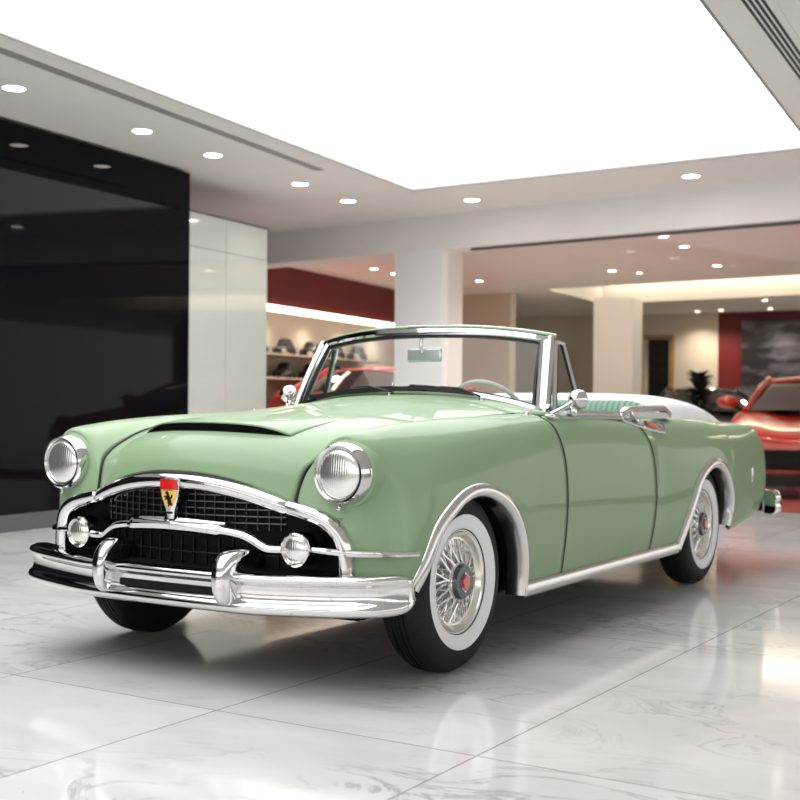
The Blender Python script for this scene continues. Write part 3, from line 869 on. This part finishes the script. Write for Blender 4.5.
for o, sx in zip(tl, (1, -1)):
    for z in (.72, .59):
        bm = new(); lathe(bm, [(.058, -.03), (.062, .0), (.052, .014)], 24, 'Y')
        for v in bm.verts: v.co = Vector((v.co.x*.8, v.co.y, v.co.z*.35))+Vector((.82*sx, 5.40, z))
        obj('tail_light_bezel', bm, 'chrome', o)
bm = new()
half = arclen([(0, 5.72, 0), (.5, 5.70, 0), (.80, 5.64, 0), (.91, 5.56, 0), (.94, 5.46, 0), (.93, 5.37, 0)], 36)
path = [Vector((-p.x, p.y, 0)) for p in half[:0:-1]]+half
rprof = [(-.05, .49), (.0, .50), (.03, .48), (.04, .44), (.025, .42), (.04, .39), (.03, .35), (0, .335), (-.05, .34)]
obj('rear_bumper', sweep(bm, path, [(-a, z) for a, z in rprof]), 'chrome', CAR, angle=60)
def marker():
    bm = new(); x = side_x(4.88, .63)
    box(bm, (x+.0, 4.88, .635), (.014, .10, .12), bevel=.005); return bm
mk_ = two_sides('side_reflector_bezel', marker, 'paint')
for o, sx in zip(mk_, (1, -1)):
    bm = new(); box(bm, ((side_x(4.88, .63)+.006)*sx, 4.88, .635), (.006, .05, .09), bevel=.002); obj('reflector', bm, 'satin', o)
def badge_top():
    bm = new(); box(bm, (.88, 5.0, .955), (.012, .012, .012), bevel=.003); return bm

# ================================================================== OTHER CARS IN THE SHOP
def sports_car(name, label, paint, loc, rz, s=1., zs=1.):
    t = thing(name, label, 'car', loc, rz, scale=(s, s, s*zs))
    st = [(-2.2, .60, .80), (-2.12, .66, .90), (-1.8, .73, .97), (-1.2, .82, 1.0), (-.5, .90, .99), (.5, .92, .97), (1.3, .97, 1.0), (1.9, .95, .97), (2.2, .85, .85)]
    net = []
    for y, z, w in st:
        net.append(V((w*.93, y, .20), (w, y, .42), (w*.985, y, z*.80), (w*.90, y, z*.97), (w*.66, y, z), (w*.35, y, z*.95), (0, y, z*.965)))
    g = patch(net, 36, 22); bm = grid(new(), g); add(bm, mirror(bm))
    fr0 = [p.copy() for p in g[0]]
    vs = [bm.verts.new(p) for p in fr0]+[bm.verts.new((-p.x, p.y, p.z)) for p in fr0[-2::-1]]; bm.faces.new(vs)
    bk = g[-1]; vs = [bm.verts.new(p) for p in bk]+[bm.verts.new((-p.x, p.y, p.z)) for p in bk[-2::-1]]; bm.faces.new(vs)
    local('body', bm, paint, t, angle=50)
    gl = [V((.80, -.78, .88), (.66, -.15, 1.14), (.60, .05, 1.20)), V((.80, -.2, .90), (.68, .05, 1.17), (.60, .2, 1.245)), V((.80, .6, .92), (.68, .6, 1.18), (.59, .6, 1.255)), V((.78, 1.6, .93), (.64, 1.15, 1.12), (.55, .95, 1.20))]
    bm = new()
    ring = lambda k: [V(*[(r[k].x, r[k].y, r[k].z)])[0] for r in gl]
    g = patch(gl, 20, 8); grid(bm, g); add(bm, mirror(bm))
    f = [[Vector((p.x*q, p.y-.14*(1-q*q), p.z+.02*(1-q*q))) for q in [-1+2*i/12 for i in range(13)]] for p in g[0]]; grid(bm, f)
    f = [[Vector((p.x*q, p.y+.08*(1-q*q), p.z+.02*(1-q*q))) for q in [-1+2*i/12 for i in range(13)]] for p in g[-1]]; grid(bm, f)
    local('window_glass', bm, 'darkglass', t)
    bm = new(); f = [[Vector((r[-1].x*q*1.0, r[-1].y-.14*(1-q*q)*(1-i/19), r[-1].z+.045*(1-q*q)+.004)) for q in [-1+2*k/12 for k in range(13)]] for i, r in enumerate(g)]
    grid(bm, f); local('roof', bm, paint, t, solid=.02)
    for sx in (1, -1):
        bm = new()
        tube(bm, [Vector((.815*sx, -.80, .88)), Vector((.67*sx, -.15, 1.15)), Vector((.61*sx, .04, 1.22)), Vector((.61*sx, .3, 1.262))], .035, 8)
        local('front_pillar', bm, paint, t)
        bm = new(); tube(bm, [Vector((.60*sx, .8, 1.25)), Vector((.66*sx, 1.1, 1.13)), Vector((.80*sx, 1.62, .93))], .06, 8)
        local('rear_pillar', bm, paint, t)
    bm = new(); box(bm, (0, -2.2, .40), (1.25, .06, .20), bevel=.025); local('grille', bm, 'black', t)
    bm = new(); box(bm, (0, -2.2, .20), (1.5, .10, .12), bevel=.03); local('air_dam', bm, 'black', t)
    for sx in (1, -1):
        bm = new(); r = bmesh.ops.create_uvsphere(bm, u_segments=16, v_segments=10, radius=1)
        for v in bm.verts: v.co = Vector((v.co.x*.13, v.co.y*.10, v.co.z*.07))+Vector((sx*1.02, -.52, .98))
        mr = local('wing_mirror', bm, paint, t)
        bm = new(); tube(bm, [Vector((sx*.86, -.50, .89)), Vector((sx*.98, -.51, .95))], .02, 6, up=(0, 1, 0)); local('mirror_stalk', bm, 'black', mr)
        bm = new(); r = bmesh.ops.create_uvsphere(bm, u_segments=16, v_segments=10, radius=1)
        for v in bm.verts: v.co = Vector((v.co.x*.10, v.co.y*.16, v.co.z*.05))+Vector((sx*.74, -1.98, .69))
        local('headlight', bm, 'lens', t)
        for y in (-1.35, 1.35):
            bm = new(); lathe(bm, [(.16, .10), (.20, .12), (.30, .12), (.34, .09), (.35, 0), (.34, -.09), (.30, -.12), (.16, -.1)], 28)
            for v in bm.verts: v.co = Vector((v.co.x+sx*.88, v.co.y+y, v.co.z+.35))
            wh = local('wheel', bm, 'rubber', t)
            bm = new(); lathe(bm, [(.0001, .09), (.10, .08), (.17, .10)], 20)
            for v in bm.verts: v.co = Vector((v.co.x*sx+sx*.88, v.co.y+y, v.co.z+.35))
            local('wheel_rim', bm, 'satin', wh)
    return t
sports_car('sports_car', 'red sports car on display behind the glazing, nose towards the green convertible', 'redpaint', (-.72, 14.0, 0), .22, 1.17, 1.02)
sports_car('sports_car', 'black car parked deep in the shop beside the dark plant', 'darkpaint', (-4.3, 20.2, 0), .5, 1.05, 1.1)
sports_car('sports_car', 'red car seen below the shelves, beyond the windscreen of the convertible', 'redpaint', (-7.1, 13.1, .30), .13+PI, 1.06, 1.0)
bm = new(); box(bm, (-7.1, 13.1, .15), (2.1, 4.4, .30), bevel=.02)
for v in bm.verts: v.co = Vector((-7.1, 13.1, 0))+Matrix.Rotation(.13, 3, 'Z') @ (v.co-Vector((-7.1, 13.1, 0)))
tag(obj('display_plinth', bm, 'columnw', flat=True), 'low white display plinth carrying the red car below the shelves', 'plinth')

# ================================================================== THE ROOM
def struct(name, bm, m, **k): return tag(obj(name, bm, m, flat=True, **k), kind='structure')
A = Vector((-.0934, .9956, 0)); B = Vector((.99613, -.08795, 0)); H = 3.45
P0 = Vector((-4.909, 3.725, 0)); PB = Vector((.094, 9.472, 0))
def slab(bm, a, b, z0, z1, thick, nrm):
    """vertical wall piece from a to b"""
    a, b = Vector(a), Vector(b); nn = Vector(nrm).normalized()*thick
    q = [Vector((a.x, a.y, z0)), Vector((b.x, b.y, z0)), Vector((b.x, b.y, z1)), Vector((a.x, a.y, z1))]
    return prism(bm, q, 0, 1, nn)
bm = new(); g = [[Vector((x, y, 0)) for y in (-9, 30)] for x in (-14, 12)]; grid(bm, g)
struct('floor', bm, 'marble')

# ceiling with an opening for the luminous panel
SK = [Vector((-3.749, 8.141, H)), Vector((.567, 7.99, H)), Vector((1.75, -4.2, H)), Vector((-2.40, -4.2, H))]
outer = [Vector((-14, 9.75+.09*14, H)), Vector((12, 9.6-1.1, H)), Vector((12, -9, H)), Vector((-14, -9, H))]
bm = new(); oi = [bm.verts.new(p) for p in SK]; oo = [bm.verts.new(p) for p in outer]; up = [bm.verts.new(p+Vector((0, 0, .05))) for p in SK]
for i in range(4):
    j = (i+1) % 4; bm.faces.new((oi[i], oi[j], oo[j], oo[i])); bm.faces.new((oi[i], up[i], up[j], oi[j]))
struct('ceiling', bm, 'ceil')
bm = new(); prism(bm, [p+Vector((0, 0, .04)) for p in SK], 0, .03, (0, 0, 1))
tag(obj('luminous_ceiling_panel', bm, 'sky', flat=True), 'huge glowing white stretched panel set flush in the showroom ceiling', 'ceiling light')
bm = new()
for i in range(4):
    j = (i+1) % 4; tube(bm, [SK[i]+Vector((0, 0, -.002)), SK[j]+Vector((0, 0, -.002))], .012, 4)
struct('trim_1', bm, 'slot')

# left: black gloss panel wall, then white glass panels
L0 = P0-A*9.5; L1 = P0+A*2.362; nL = Vector((-A.y, A.x, 0))
bm = new(); slab(bm, L0, L1, .145, H-.03, .12, nL); struct('wall_left', bm, 'blackgloss')
bm = new(); slab(bm, L0+nL*-.004, L1+nL*-.004, 0, .145, .11, nL); struct('baseboard_left', bm, 'skirting')
bm = new()
G0 = L1+nL*.05; G1 = P0+A*3.896+nL*.05
gw = (G1-G0)
for (f0, f1) in ((0, .47), (.474, 1)):
    for z0, z1 in ((0, 2.70), (2.706, 3.05)):
        slab(bm, G0+gw*f0, G0+gw*f1, z0, z1, .05, nL)
struct('wall_glass', bm, 'panelwhite')
bm = new(); slab(bm, G0+nL*.02, G1+nL*.02, 0, 3.05, .02, nL); slab(bm, G0, G1, 3.05, 3.075, .06, nL); struct('trim_2', bm, 'seam')
# side walls out of view
# shop front out of view: tall daylight windows with a low sill, head and slim mullions
bm = new(); slab(bm, (8.5, -9, 0), (8.5, 9.2, 0), 0, .95, .2, (1, 0, 0)); slab(bm, (8.5, -9, 0), (8.5, 9.2, 0), 3.25, H, .2, (1, 0, 0)); slab(bm, (8.5, 8.2, 0), (8.5, 9.2, 0), 0, H, .2, (1, 0, 0)); struct('wall_right', bm, 'wallwhite')
bm = new(); slab(bm, (-14, -8.5, 0), (8.7, -8.5, 0), 0, .6, .2, (0, -1, 0)); slab(bm, (-14, -8.5, 0), (8.7, -8.5, 0), 3.25, H, .2, (0, -1, 0)); slab(bm, (-14, -8.5, 0), (-4.5, -8.5, 0), 0, H, .2, (0, -1, 0)); struct('wall_front', bm, 'wallwhite')
bm = new()
for k in range(6): box(bm, (8.58, -8.3+k*3.3, 1.68), (.08, .07, 3.14))
struct('window_2', bm, 'seam')
bm = new()
for k in range(4): box(bm, (-4.4+k*4.3, -8.58, 1.68), (.07, .08, 3.14))
struct('window_3', bm, 'seam')
bm = new(); slab(bm, (-12, -9, 0), (-12, 28, 0), 0, 4.2, .2, (-1, 0, 0)); struct('wall_side', bm, 'wallwhite')

# back: lintel, column, opening to the left, glazing to the right
nB = Vector((-B.y, B.x, 0))
def bk(x):           # point of the back plane at world x
    return PB+B*((x-PB.x)/B.x)
bm = new(); slab(bm, bk(-12), bk(8.6), 3.03, 3.75, .45, nB); struct('wall_back', bm, 'wallwhite')
bm = new(); slab(bm, bk(-12), bk(-7.6), 0, 3.03, .3, nB); struct('wall_back_end', bm, 'wallwhite')
bm = new()
cA, cB = bk(-5.08), bk(-4.36)
slab(bm, cA, cB, 0, 3.03, .46, nB); struct('column', bm, 'columnw')
bm = new(); slab(bm, cB+nB*.002, cB+nB*.002+B*.02, 0, 3.03, .44, nB); tag(obj('trim_3', bm, 'columnw', flat=True), kind='structure')
bm = new(); slab(bm, bk(-4.0)+nB*.1, bk(8.6)+nB*.1, 3.0, 3.03, .06, nB); struct('window_1', bm, 'seam')
bm = new(); slab(bm, bk(-4.34)+nB*.12, bk(8.6)+nB*.12, 0.0, 2.99, .012, nB); struct('window_1_glass', bm, glass_mat('shop_glazing', (.96, .95, .93), .015, .3))
# shop beyond
HI = 3.17
bm = new()
def ring_ceiling(bm, out, hole, z):
    o_ = [bm.verts.new((p[0], p[1], z)) for p in out]; h_ = [bm.verts.new((p[0], p[1], z)) for p in hole]; t_ = [bm.verts.new((p[0], p[1], z+.55)) for p in hole]
    for i in range(4):
        j = (i+1) % 4; bm.faces.new((h_[i], h_[j], o_[j], o_[i])); bm.faces.new((h_[i], t_[i], t_[j], h_[j]))
    bm.faces.new(t_)
HOLE = [(-6.39, 19.95), (4.0, 19.0), (4.0, 15.7), (-6.06, 16.6)]
b0, b1 = bk(-12)+nB*.45, bk(8.6)+nB*.45
ring_ceiling(bm, [(-12, 29), (9, 29), (b1.x, b1.y), (b0.x, b0.y)], HOLE, HI)
struct('ceiling_shop', bm, 'shopceil' if 'shopceil' in M else 'ceil')
def cove_light(a, b, label):
    bm = new(); a, b = Vector(a), Vector(b); tube(bm, [a, b], .05, 8)
    tag(obj('cove_light', bm, 'cove'), label, 'light')
cove_light((-6.0, 16.75, HI+.40), (3.9, 15.9, HI+.40), 'long warm light strip hidden in the near side of the shop ceiling recess')
cove_light((-6.2, 19.70, HI+.50), (3.9, 18.8, HI+.50), 'long warm light strip along the far side of the shop ceiling recess')
# red fascia wall with the light strip and shelves, left shop
R0, R1 = Vector((-7.86, 10.55, 0)), Vector((-8.50, 15.31, 0)); dR = (R1-R0).normalized(); nR = Vector((-dR.y, dR.x, 0)); R2 = R0+dR*9
bm = new(); slab(bm, R0, R2, 2.56, HI, .3, nR); struct('wall_fascia', bm, 'redwall')
bm = new(); slab(bm, R0+nR*.45, R2+nR*.45, 0, 2.62, .2, nR); struct('wall_shelf', bm, 'beige')
bm = new(); slab(bm, R0-nR*.045, R0+dR*5.6-nR*.045, 2.46, 2.555, .04, nR)
tag(obj('strip_light', bm, 'strip', flat=True), 'glowing strip light under the red fascia above the shelves', 'light')
SH = []
for z, lab in ((1.86, 'upper beige display shelf holding dark model cars under the strip light'), (1.50, 'lower beige display shelf holding dark model cars under the strip light')):
    bm = new(); slab(bm, R0+dR*.05+nR*.04, R0+dR*4.6+nR*.04, z-.03, z, .41, nR)
    SH.append(tag(obj('display_shelf', bm, 'beige', flat=True), lab, 'shelf', 'display shelves in the left shop'))
def model_car():
    bm = new(); net = []
    for y, z, w in ((-.26, .05, .07), (-.2, .085, .10), (-.06, .10, .105), (.02, .17, .10), (.12, .165, .10), (.2, .11, .105), (.26, .09, .08)):
        net.append(V((w*.95, y, .015), (w, y, z*.45), (w*.85, y, z*.8), (w*.6, y, z), (0, y, z*1.02)))
    g = patch(net, 24, 10); grid(bm, g); add(bm, mirror(bm))
    for sx in (1, -1):
        for y in (-.15, .15):
            b2 = new(); lathe(b2, [(.0001, .02), (.03, .02), (.04, 0), (.03, -.02)], 14)
            for v in b2.verts: v.co += Vector((sx*.10, y, .04))
            add(bm, b2); b2.free()
    return bm
mc = obj('model_car', model_car(), 'dark')
first = True
ordn = ['first', 'second', 'third', 'fourth', 'fifth']
for z, shelf in ((1.86, 'upper'), (1.50, 'lower')):
    for k in range(5):
        o = mc if first else mc.copy()
        if not first: COL.objects.link(o)
        first = False
        p = R0+dR*(.45+k*.85)+nR*.22; o.location = (p.x, p.y, z+.001); o.rotation_euler = (0, 0, math.atan2(dR.y, dR.x)-PI/2+.35); o.scale = (1.25, 1.25, 1.35)
        tag(o, '%s dark model car from the open end of the %s display shelf' % (ordn[k], shelf), 'model car', 'model cars on the lit shelves')
# far wall: doorway, cream bay, red bay with a dark picture
F0 = Vector((-12, 23.0, 0)); 
bm = new(); slab(bm, (-12, 22.2, 0), (-6.62, 22.95, 0), 0, HI, .2, (0, 1, 0)); slab(bm, (-5.99, 23.05, 0), (-5.03, 23.15, 0), 0, HI, .2, (0, 1, 0)); slab(bm, (-6.62, 22.95, 0), (-5.99, 23.05, 0), 2.62, HI, .2, (0, 1, 0))
struct('wall_far', bm, 'beige')
bm = new(); slab(bm, (-5.03, 23.15, 0), (6, 24.0, 0), 0, HI, .2, (0, 1, 0)); struct('wall_far_red', bm, 'redwall')
bm = new(); slab(bm, (-7.2, 23.5, 0), (-5.4, 23.6, 0), 0, 2.9, .1, (0, 1, 0)); struct('door_1', bm, 'dark')
bm = new(); slab(bm, (-6.08, 22.98, 0), (-5.98, 23.0, 0), 0, 2.66, .3, (0, 1, 0)); slab(bm, (-6.64, 22.90, 0), (-5.98, 23.0, 0), 2.60, 2.70, .1, (0, 1, 0)); struct('door_1_frame', bm, 'wood')
# dark motoring picture: blurred pale streaks on black
pm = mat('dark_picture', (.02, .02, .025), .3, 0, .3)
n, l, b = nodes(pm)
tc = n.new('ShaderNodeTexCoord'); mp = n.new('ShaderNodeMapping'); mp.inputs['Scale'].default_value = (.8, 1, 2.2); nz = n.new('ShaderNodeTexNoise'); nz.inputs['Scale'].default_value = 1.6; nz.inputs['Detail'].default_value = 5
r = n.new('ShaderNodeValToRGB'); e = r.color_ramp.elements; e[0].position = .45; e[0].color = (.012, .012, .016, 1); e[1].position = .75; e[1].color = (.25, .25, .30, 1)
l.new(tc.outputs['Object'], mp.inputs['Vector']); l.new(mp.outputs['Vector'], nz.inputs['Vector']); l.new(nz.outputs['Fac'], r.inputs['Fac']); l.new(r.outputs['Color'], b.inputs['Base Color'])
bm = new(); slab(bm, (-4.50, 23.10, 0), (-.5, 23.45, 0), 1.2, 2.98, .06, (0, 1, 0))
tag(obj('wall_picture', bm, pm, flat=True), 'large dark picture hung on the red far wall above the red sports car', 'picture')
# inner white piers
bm = new(); slab(bm, (-6.0, 18.55, 0), (-5.35, 18.9, 0), 0, HI, .5, (0, 1, 0)); struct('column_inner', bm, 'columnw')
bm = new(); slab(bm, (-9.2, 17.0, 0), (-6.95, 16.9, 0), 0, HI, .25, (0, 1, 0)); struct('wall_inner', bm, 'beige')
# red carpet strip behind the glazing
bm = new(); q0, q1 = bk(-3.9)+nB*.14, bk(8.0)+nB*.14; prism(bm, [Vector((q0.x, q0.y, .001)), Vector((q1.x, q1.y, .001)), q1+nB*2.2+Vector((0, 0, .001)), q0+nB*2.2+Vector((0, 0, .001))], 0, .006, (0, 0, 1))
tag(obj('carpet_strip', bm, 'redcarpet', flat=True), 'red carpet strip on the floor in front of the red sports car', 'carpet')
# plant on a stand
pl = thing('potted_plant', 'dark bushy plant on a pot against the cream bay of the far shop wall', 'plant', (-3.10, 16.0, 0))
bm = new(); lathe(bm, [(.0001, 0), (.22, 0), (.26, .3), (.30, .9), (.32, 1.0), (.28, 1.0), (.27, .9)], 24, 'Z'); local('pot', bm, 'pot', pl)
bm = new()
for k in range(120):
    a = random.uniform(0, 2*PI); h = random.uniform(0, 1); r = random.uniform(.2, .62)*(1.1-h*.75)
    p0 = Vector((0, 0, .95+h*.5)); p2 = Vector((r*math.cos(a), r*math.sin(a), 1.05+h*.65)); p1 = (p0+p2)/2+Vector((0, 0, .08))
    sweep(bm, smooth([p0, p1, p2], 6), [(.045, 0), (0, .008), (-.045, 0), (0, -.008)], scale=[.4, .9, 1.1, 1, .7, .15])
local('foliage', bm, 'leaf', pl)
bm = new(); tube(bm, [Vector((0, 0, .9)), Vector((0.01, 0, 1.45))], .03, 8, up=(1, 0, 0)); local('stem', bm, 'wood', pl)

# ------------------------------------------------------------------ downlights
def downlight(x, y, z, r, m, label, group):
    t = thing('downlight', label, 'downlight', (x, y, z), 0, group)
    bm = new(); lathe(bm, [(r*1.22, -.001), (r*1.2, -.006), (r, -.006), (r*.96, .0)], 28, 'Z'); local('trim_ring', bm, 'columnw', t)
    bm = new(); lathe(bm, [(.0001, -.003), (r*.97, -.003)], 28, 'Z'); local('lamp', bm, m, t)
gname = 'recessed downlights in the showroom ceiling'
spots = [(-4.083, 2.908, 'downlight nearest the camera in the row above the black wall'), (-4.274, 4.48, 'second downlight of the row above the black wall'), (-4.412, 5.586, 'third downlight of the row, above the end of the black wall'),
         (-4.607, 7.241, 'fourth downlight of the left ceiling row, past the slot end'), (-4.777, 8.407, 'last downlight of the left ceiling row, nearest the lintel'),
         (-3.489, 9.04, 'downlight between the glowing panel corner and the white column'), (-.836, 8.824, 'downlight behind the glowing panel, above the red sports car side')]
for x, y, lab in spots: downlight(x, y, H, .085, 'lamp', 'round white recessed '+lab, gname)
gname = 'downlights in the shop ceiling'
R_ = [(-3.601, 11.096, 'first shop downlight right of the white column, close behind the glass'), (-3.063, 11.048, 'second shop downlight right of the white column, close behind the glass'), (-1.922, 11.026, 'third shop downlight along the front of the glazing'),
      (-2.012, 12.061, 'shop downlight just behind the third one of the front row'), (-3.91, 14.303, 'shop downlight before the cove recess, left of a dimmer one'), (-3.651, 14.76, 'small dim shop downlight right beside another before the cove recess'),
      (-2.306, 14.376, 'shop downlight before the cove recess, farthest right of its row'), (-.428, 10.784, 'shop downlight at the right end of the front row by the picture edge'), (-6.429, 14.722, 'lone shop downlight low beside the white column'),
      (-5.315, 22.6, 'far shop downlight over the cream bay'), (-4.771, 22.5, 'far shop downlight over the left edge of the red bay'), (-3.271, 20.432, 'far shop downlight right behind the cove recess'), (-3.723, 22.5, 'far shop downlight over the dark picture'),
      (-6.9, 11.2, 'first downlight of the left shop, above the red fascia'), (-7.0, 12.40, 'second downlight of the left shop, nearer the column'), (-7.10, 13.15, 'third downlight of the left shop, half hidden by the column')]
for i, (x, y, lab) in enumerate(R_): downlight(x, y, HI, .065 if i != 5 else .045, 'lampwarm', lab, gname)
# ceiling slots
bm = new(); a, b_ = Vector((-3.02, -.5, H)), Vector((-3.96, 6.7, H)); d = (b_-a).normalized(); nn = Vector((-d.y, d.x, 0))
prism(bm, [a-nn*.05+Vector((0, 0, -.004)), b_-nn*.05+Vector((0, 0, -.004)), b_+nn*.05+Vector((0, 0, -.004)), a+nn*.05+Vector((0, 0, -.004))], 0, .003, (0, 0, 1))
tag(obj('ceiling_slot', bm, 'slot', flat=True), 'long thin grey ceiling slot between the glowing panel and the left downlights', 'air slot')
av = thing('air_diffuser', 'linear air diffuser of dark slots in the ceiling right of the glowing panel', 'air vent', (1.165, 4.0, H))
d = Vector((-.075, .997, 0)); nn = Vector((d.y, -d.x, 0))
bm = new(); q = [Vector((0, 0, 0))+d*-4-nn*.0, d*2.1-nn*.0, d*2.1+nn*.18, d*-4+nn*.18]
prism(bm, [p+Vector((0, 0, -.006)) for p in q], 0, .005, (0, 0, 1)); local('diffuser_frame', bm, 'ceil', av, flat=True)
for k in range(4):
    bm = new(); o_ = .012+k*.034
    prism(bm, [p+Vector((0, 0, -.009)) for p in (d*-3.95+nn*o_, d*2.05+nn*o_, d*2.05+nn*(o_+.018), d*-3.95+nn*(o_+.018))], 0, .003, (0, 0, 1))
    local('slot', bm, 'slotdark', av, flat=True)

# warm light for the shop: the downlights' beams
def spot(loc, power, col=(1, .90, .78), size=2.2):
    L = bpy.data.lights.new('downlight_beam', 'SPOT'); L.energy = power; L.color = col; L.spot_size = size; L.spot_blend = .8; L.shadow_soft_size = .08
    o = bpy.data.objects.new('downlight_beam', L); COL.objects.link(o); o.location = loc
for x, y, _ in R_: spot((x, y, HI-.02), 85)
for x, y, _ in spots: spot((x, y, H-.02), 25)
for k in range(4):
    p = R0+dR*(1+k*1.3)+nR*.12
    spot((p.x, p.y, 2.44), 12, size=2.6)

# ------------------------------------------------------------------ world, camera
w = bpy.data.worlds.new('World'); S.world = w; w.use_nodes = True
w.node_tree.nodes['Background'].inputs['Color'].default_value = (1, .975, .95, 1)
w.node_tree.nodes['Background'].inputs['Strength'].default_value = 1.1

cam = bpy.data.cameras.new('camera'); co = bpy.data.objects.new('camera', cam); COL.objects.link(co)
yaw, roll = .554, .008
fw = Vector((-math.sin(yaw), math.cos(yaw), 0)); rt = Vector((math.cos(yaw), math.sin(yaw), 0)); up = Vector((0, 0, 1))
r2 = rt*math.cos(roll)+up*math.sin(roll); u2 = up*math.cos(roll)-rt*math.sin(roll)
mw = Matrix((r2, u2, -fw)).transposed().to_4x4(); mw.translation = (3.321, -3.503, 1.080)
co.matrix_world = mw
cam.sensor_width = 36; cam.lens = 1242*36/800; cam.shift_y = 6/800; cam.clip_end = 100
cam.dof.use_dof = True; cam.dof.focus_distance = 4.9; cam.dof.aperture_fstop = 3.2
S.camera = co
S.view_settings.view_transform = 'Standard'; S.view_settings.look = 'None'; S.view_settings.gamma = 1; S.view_settings.exposure = .58
S.view_settings.use_curve_mapping = False
S.cycles.use_denoising = True
S.cycles.max_bounces = 10; S.cycles.transparent_max_bounces = 12
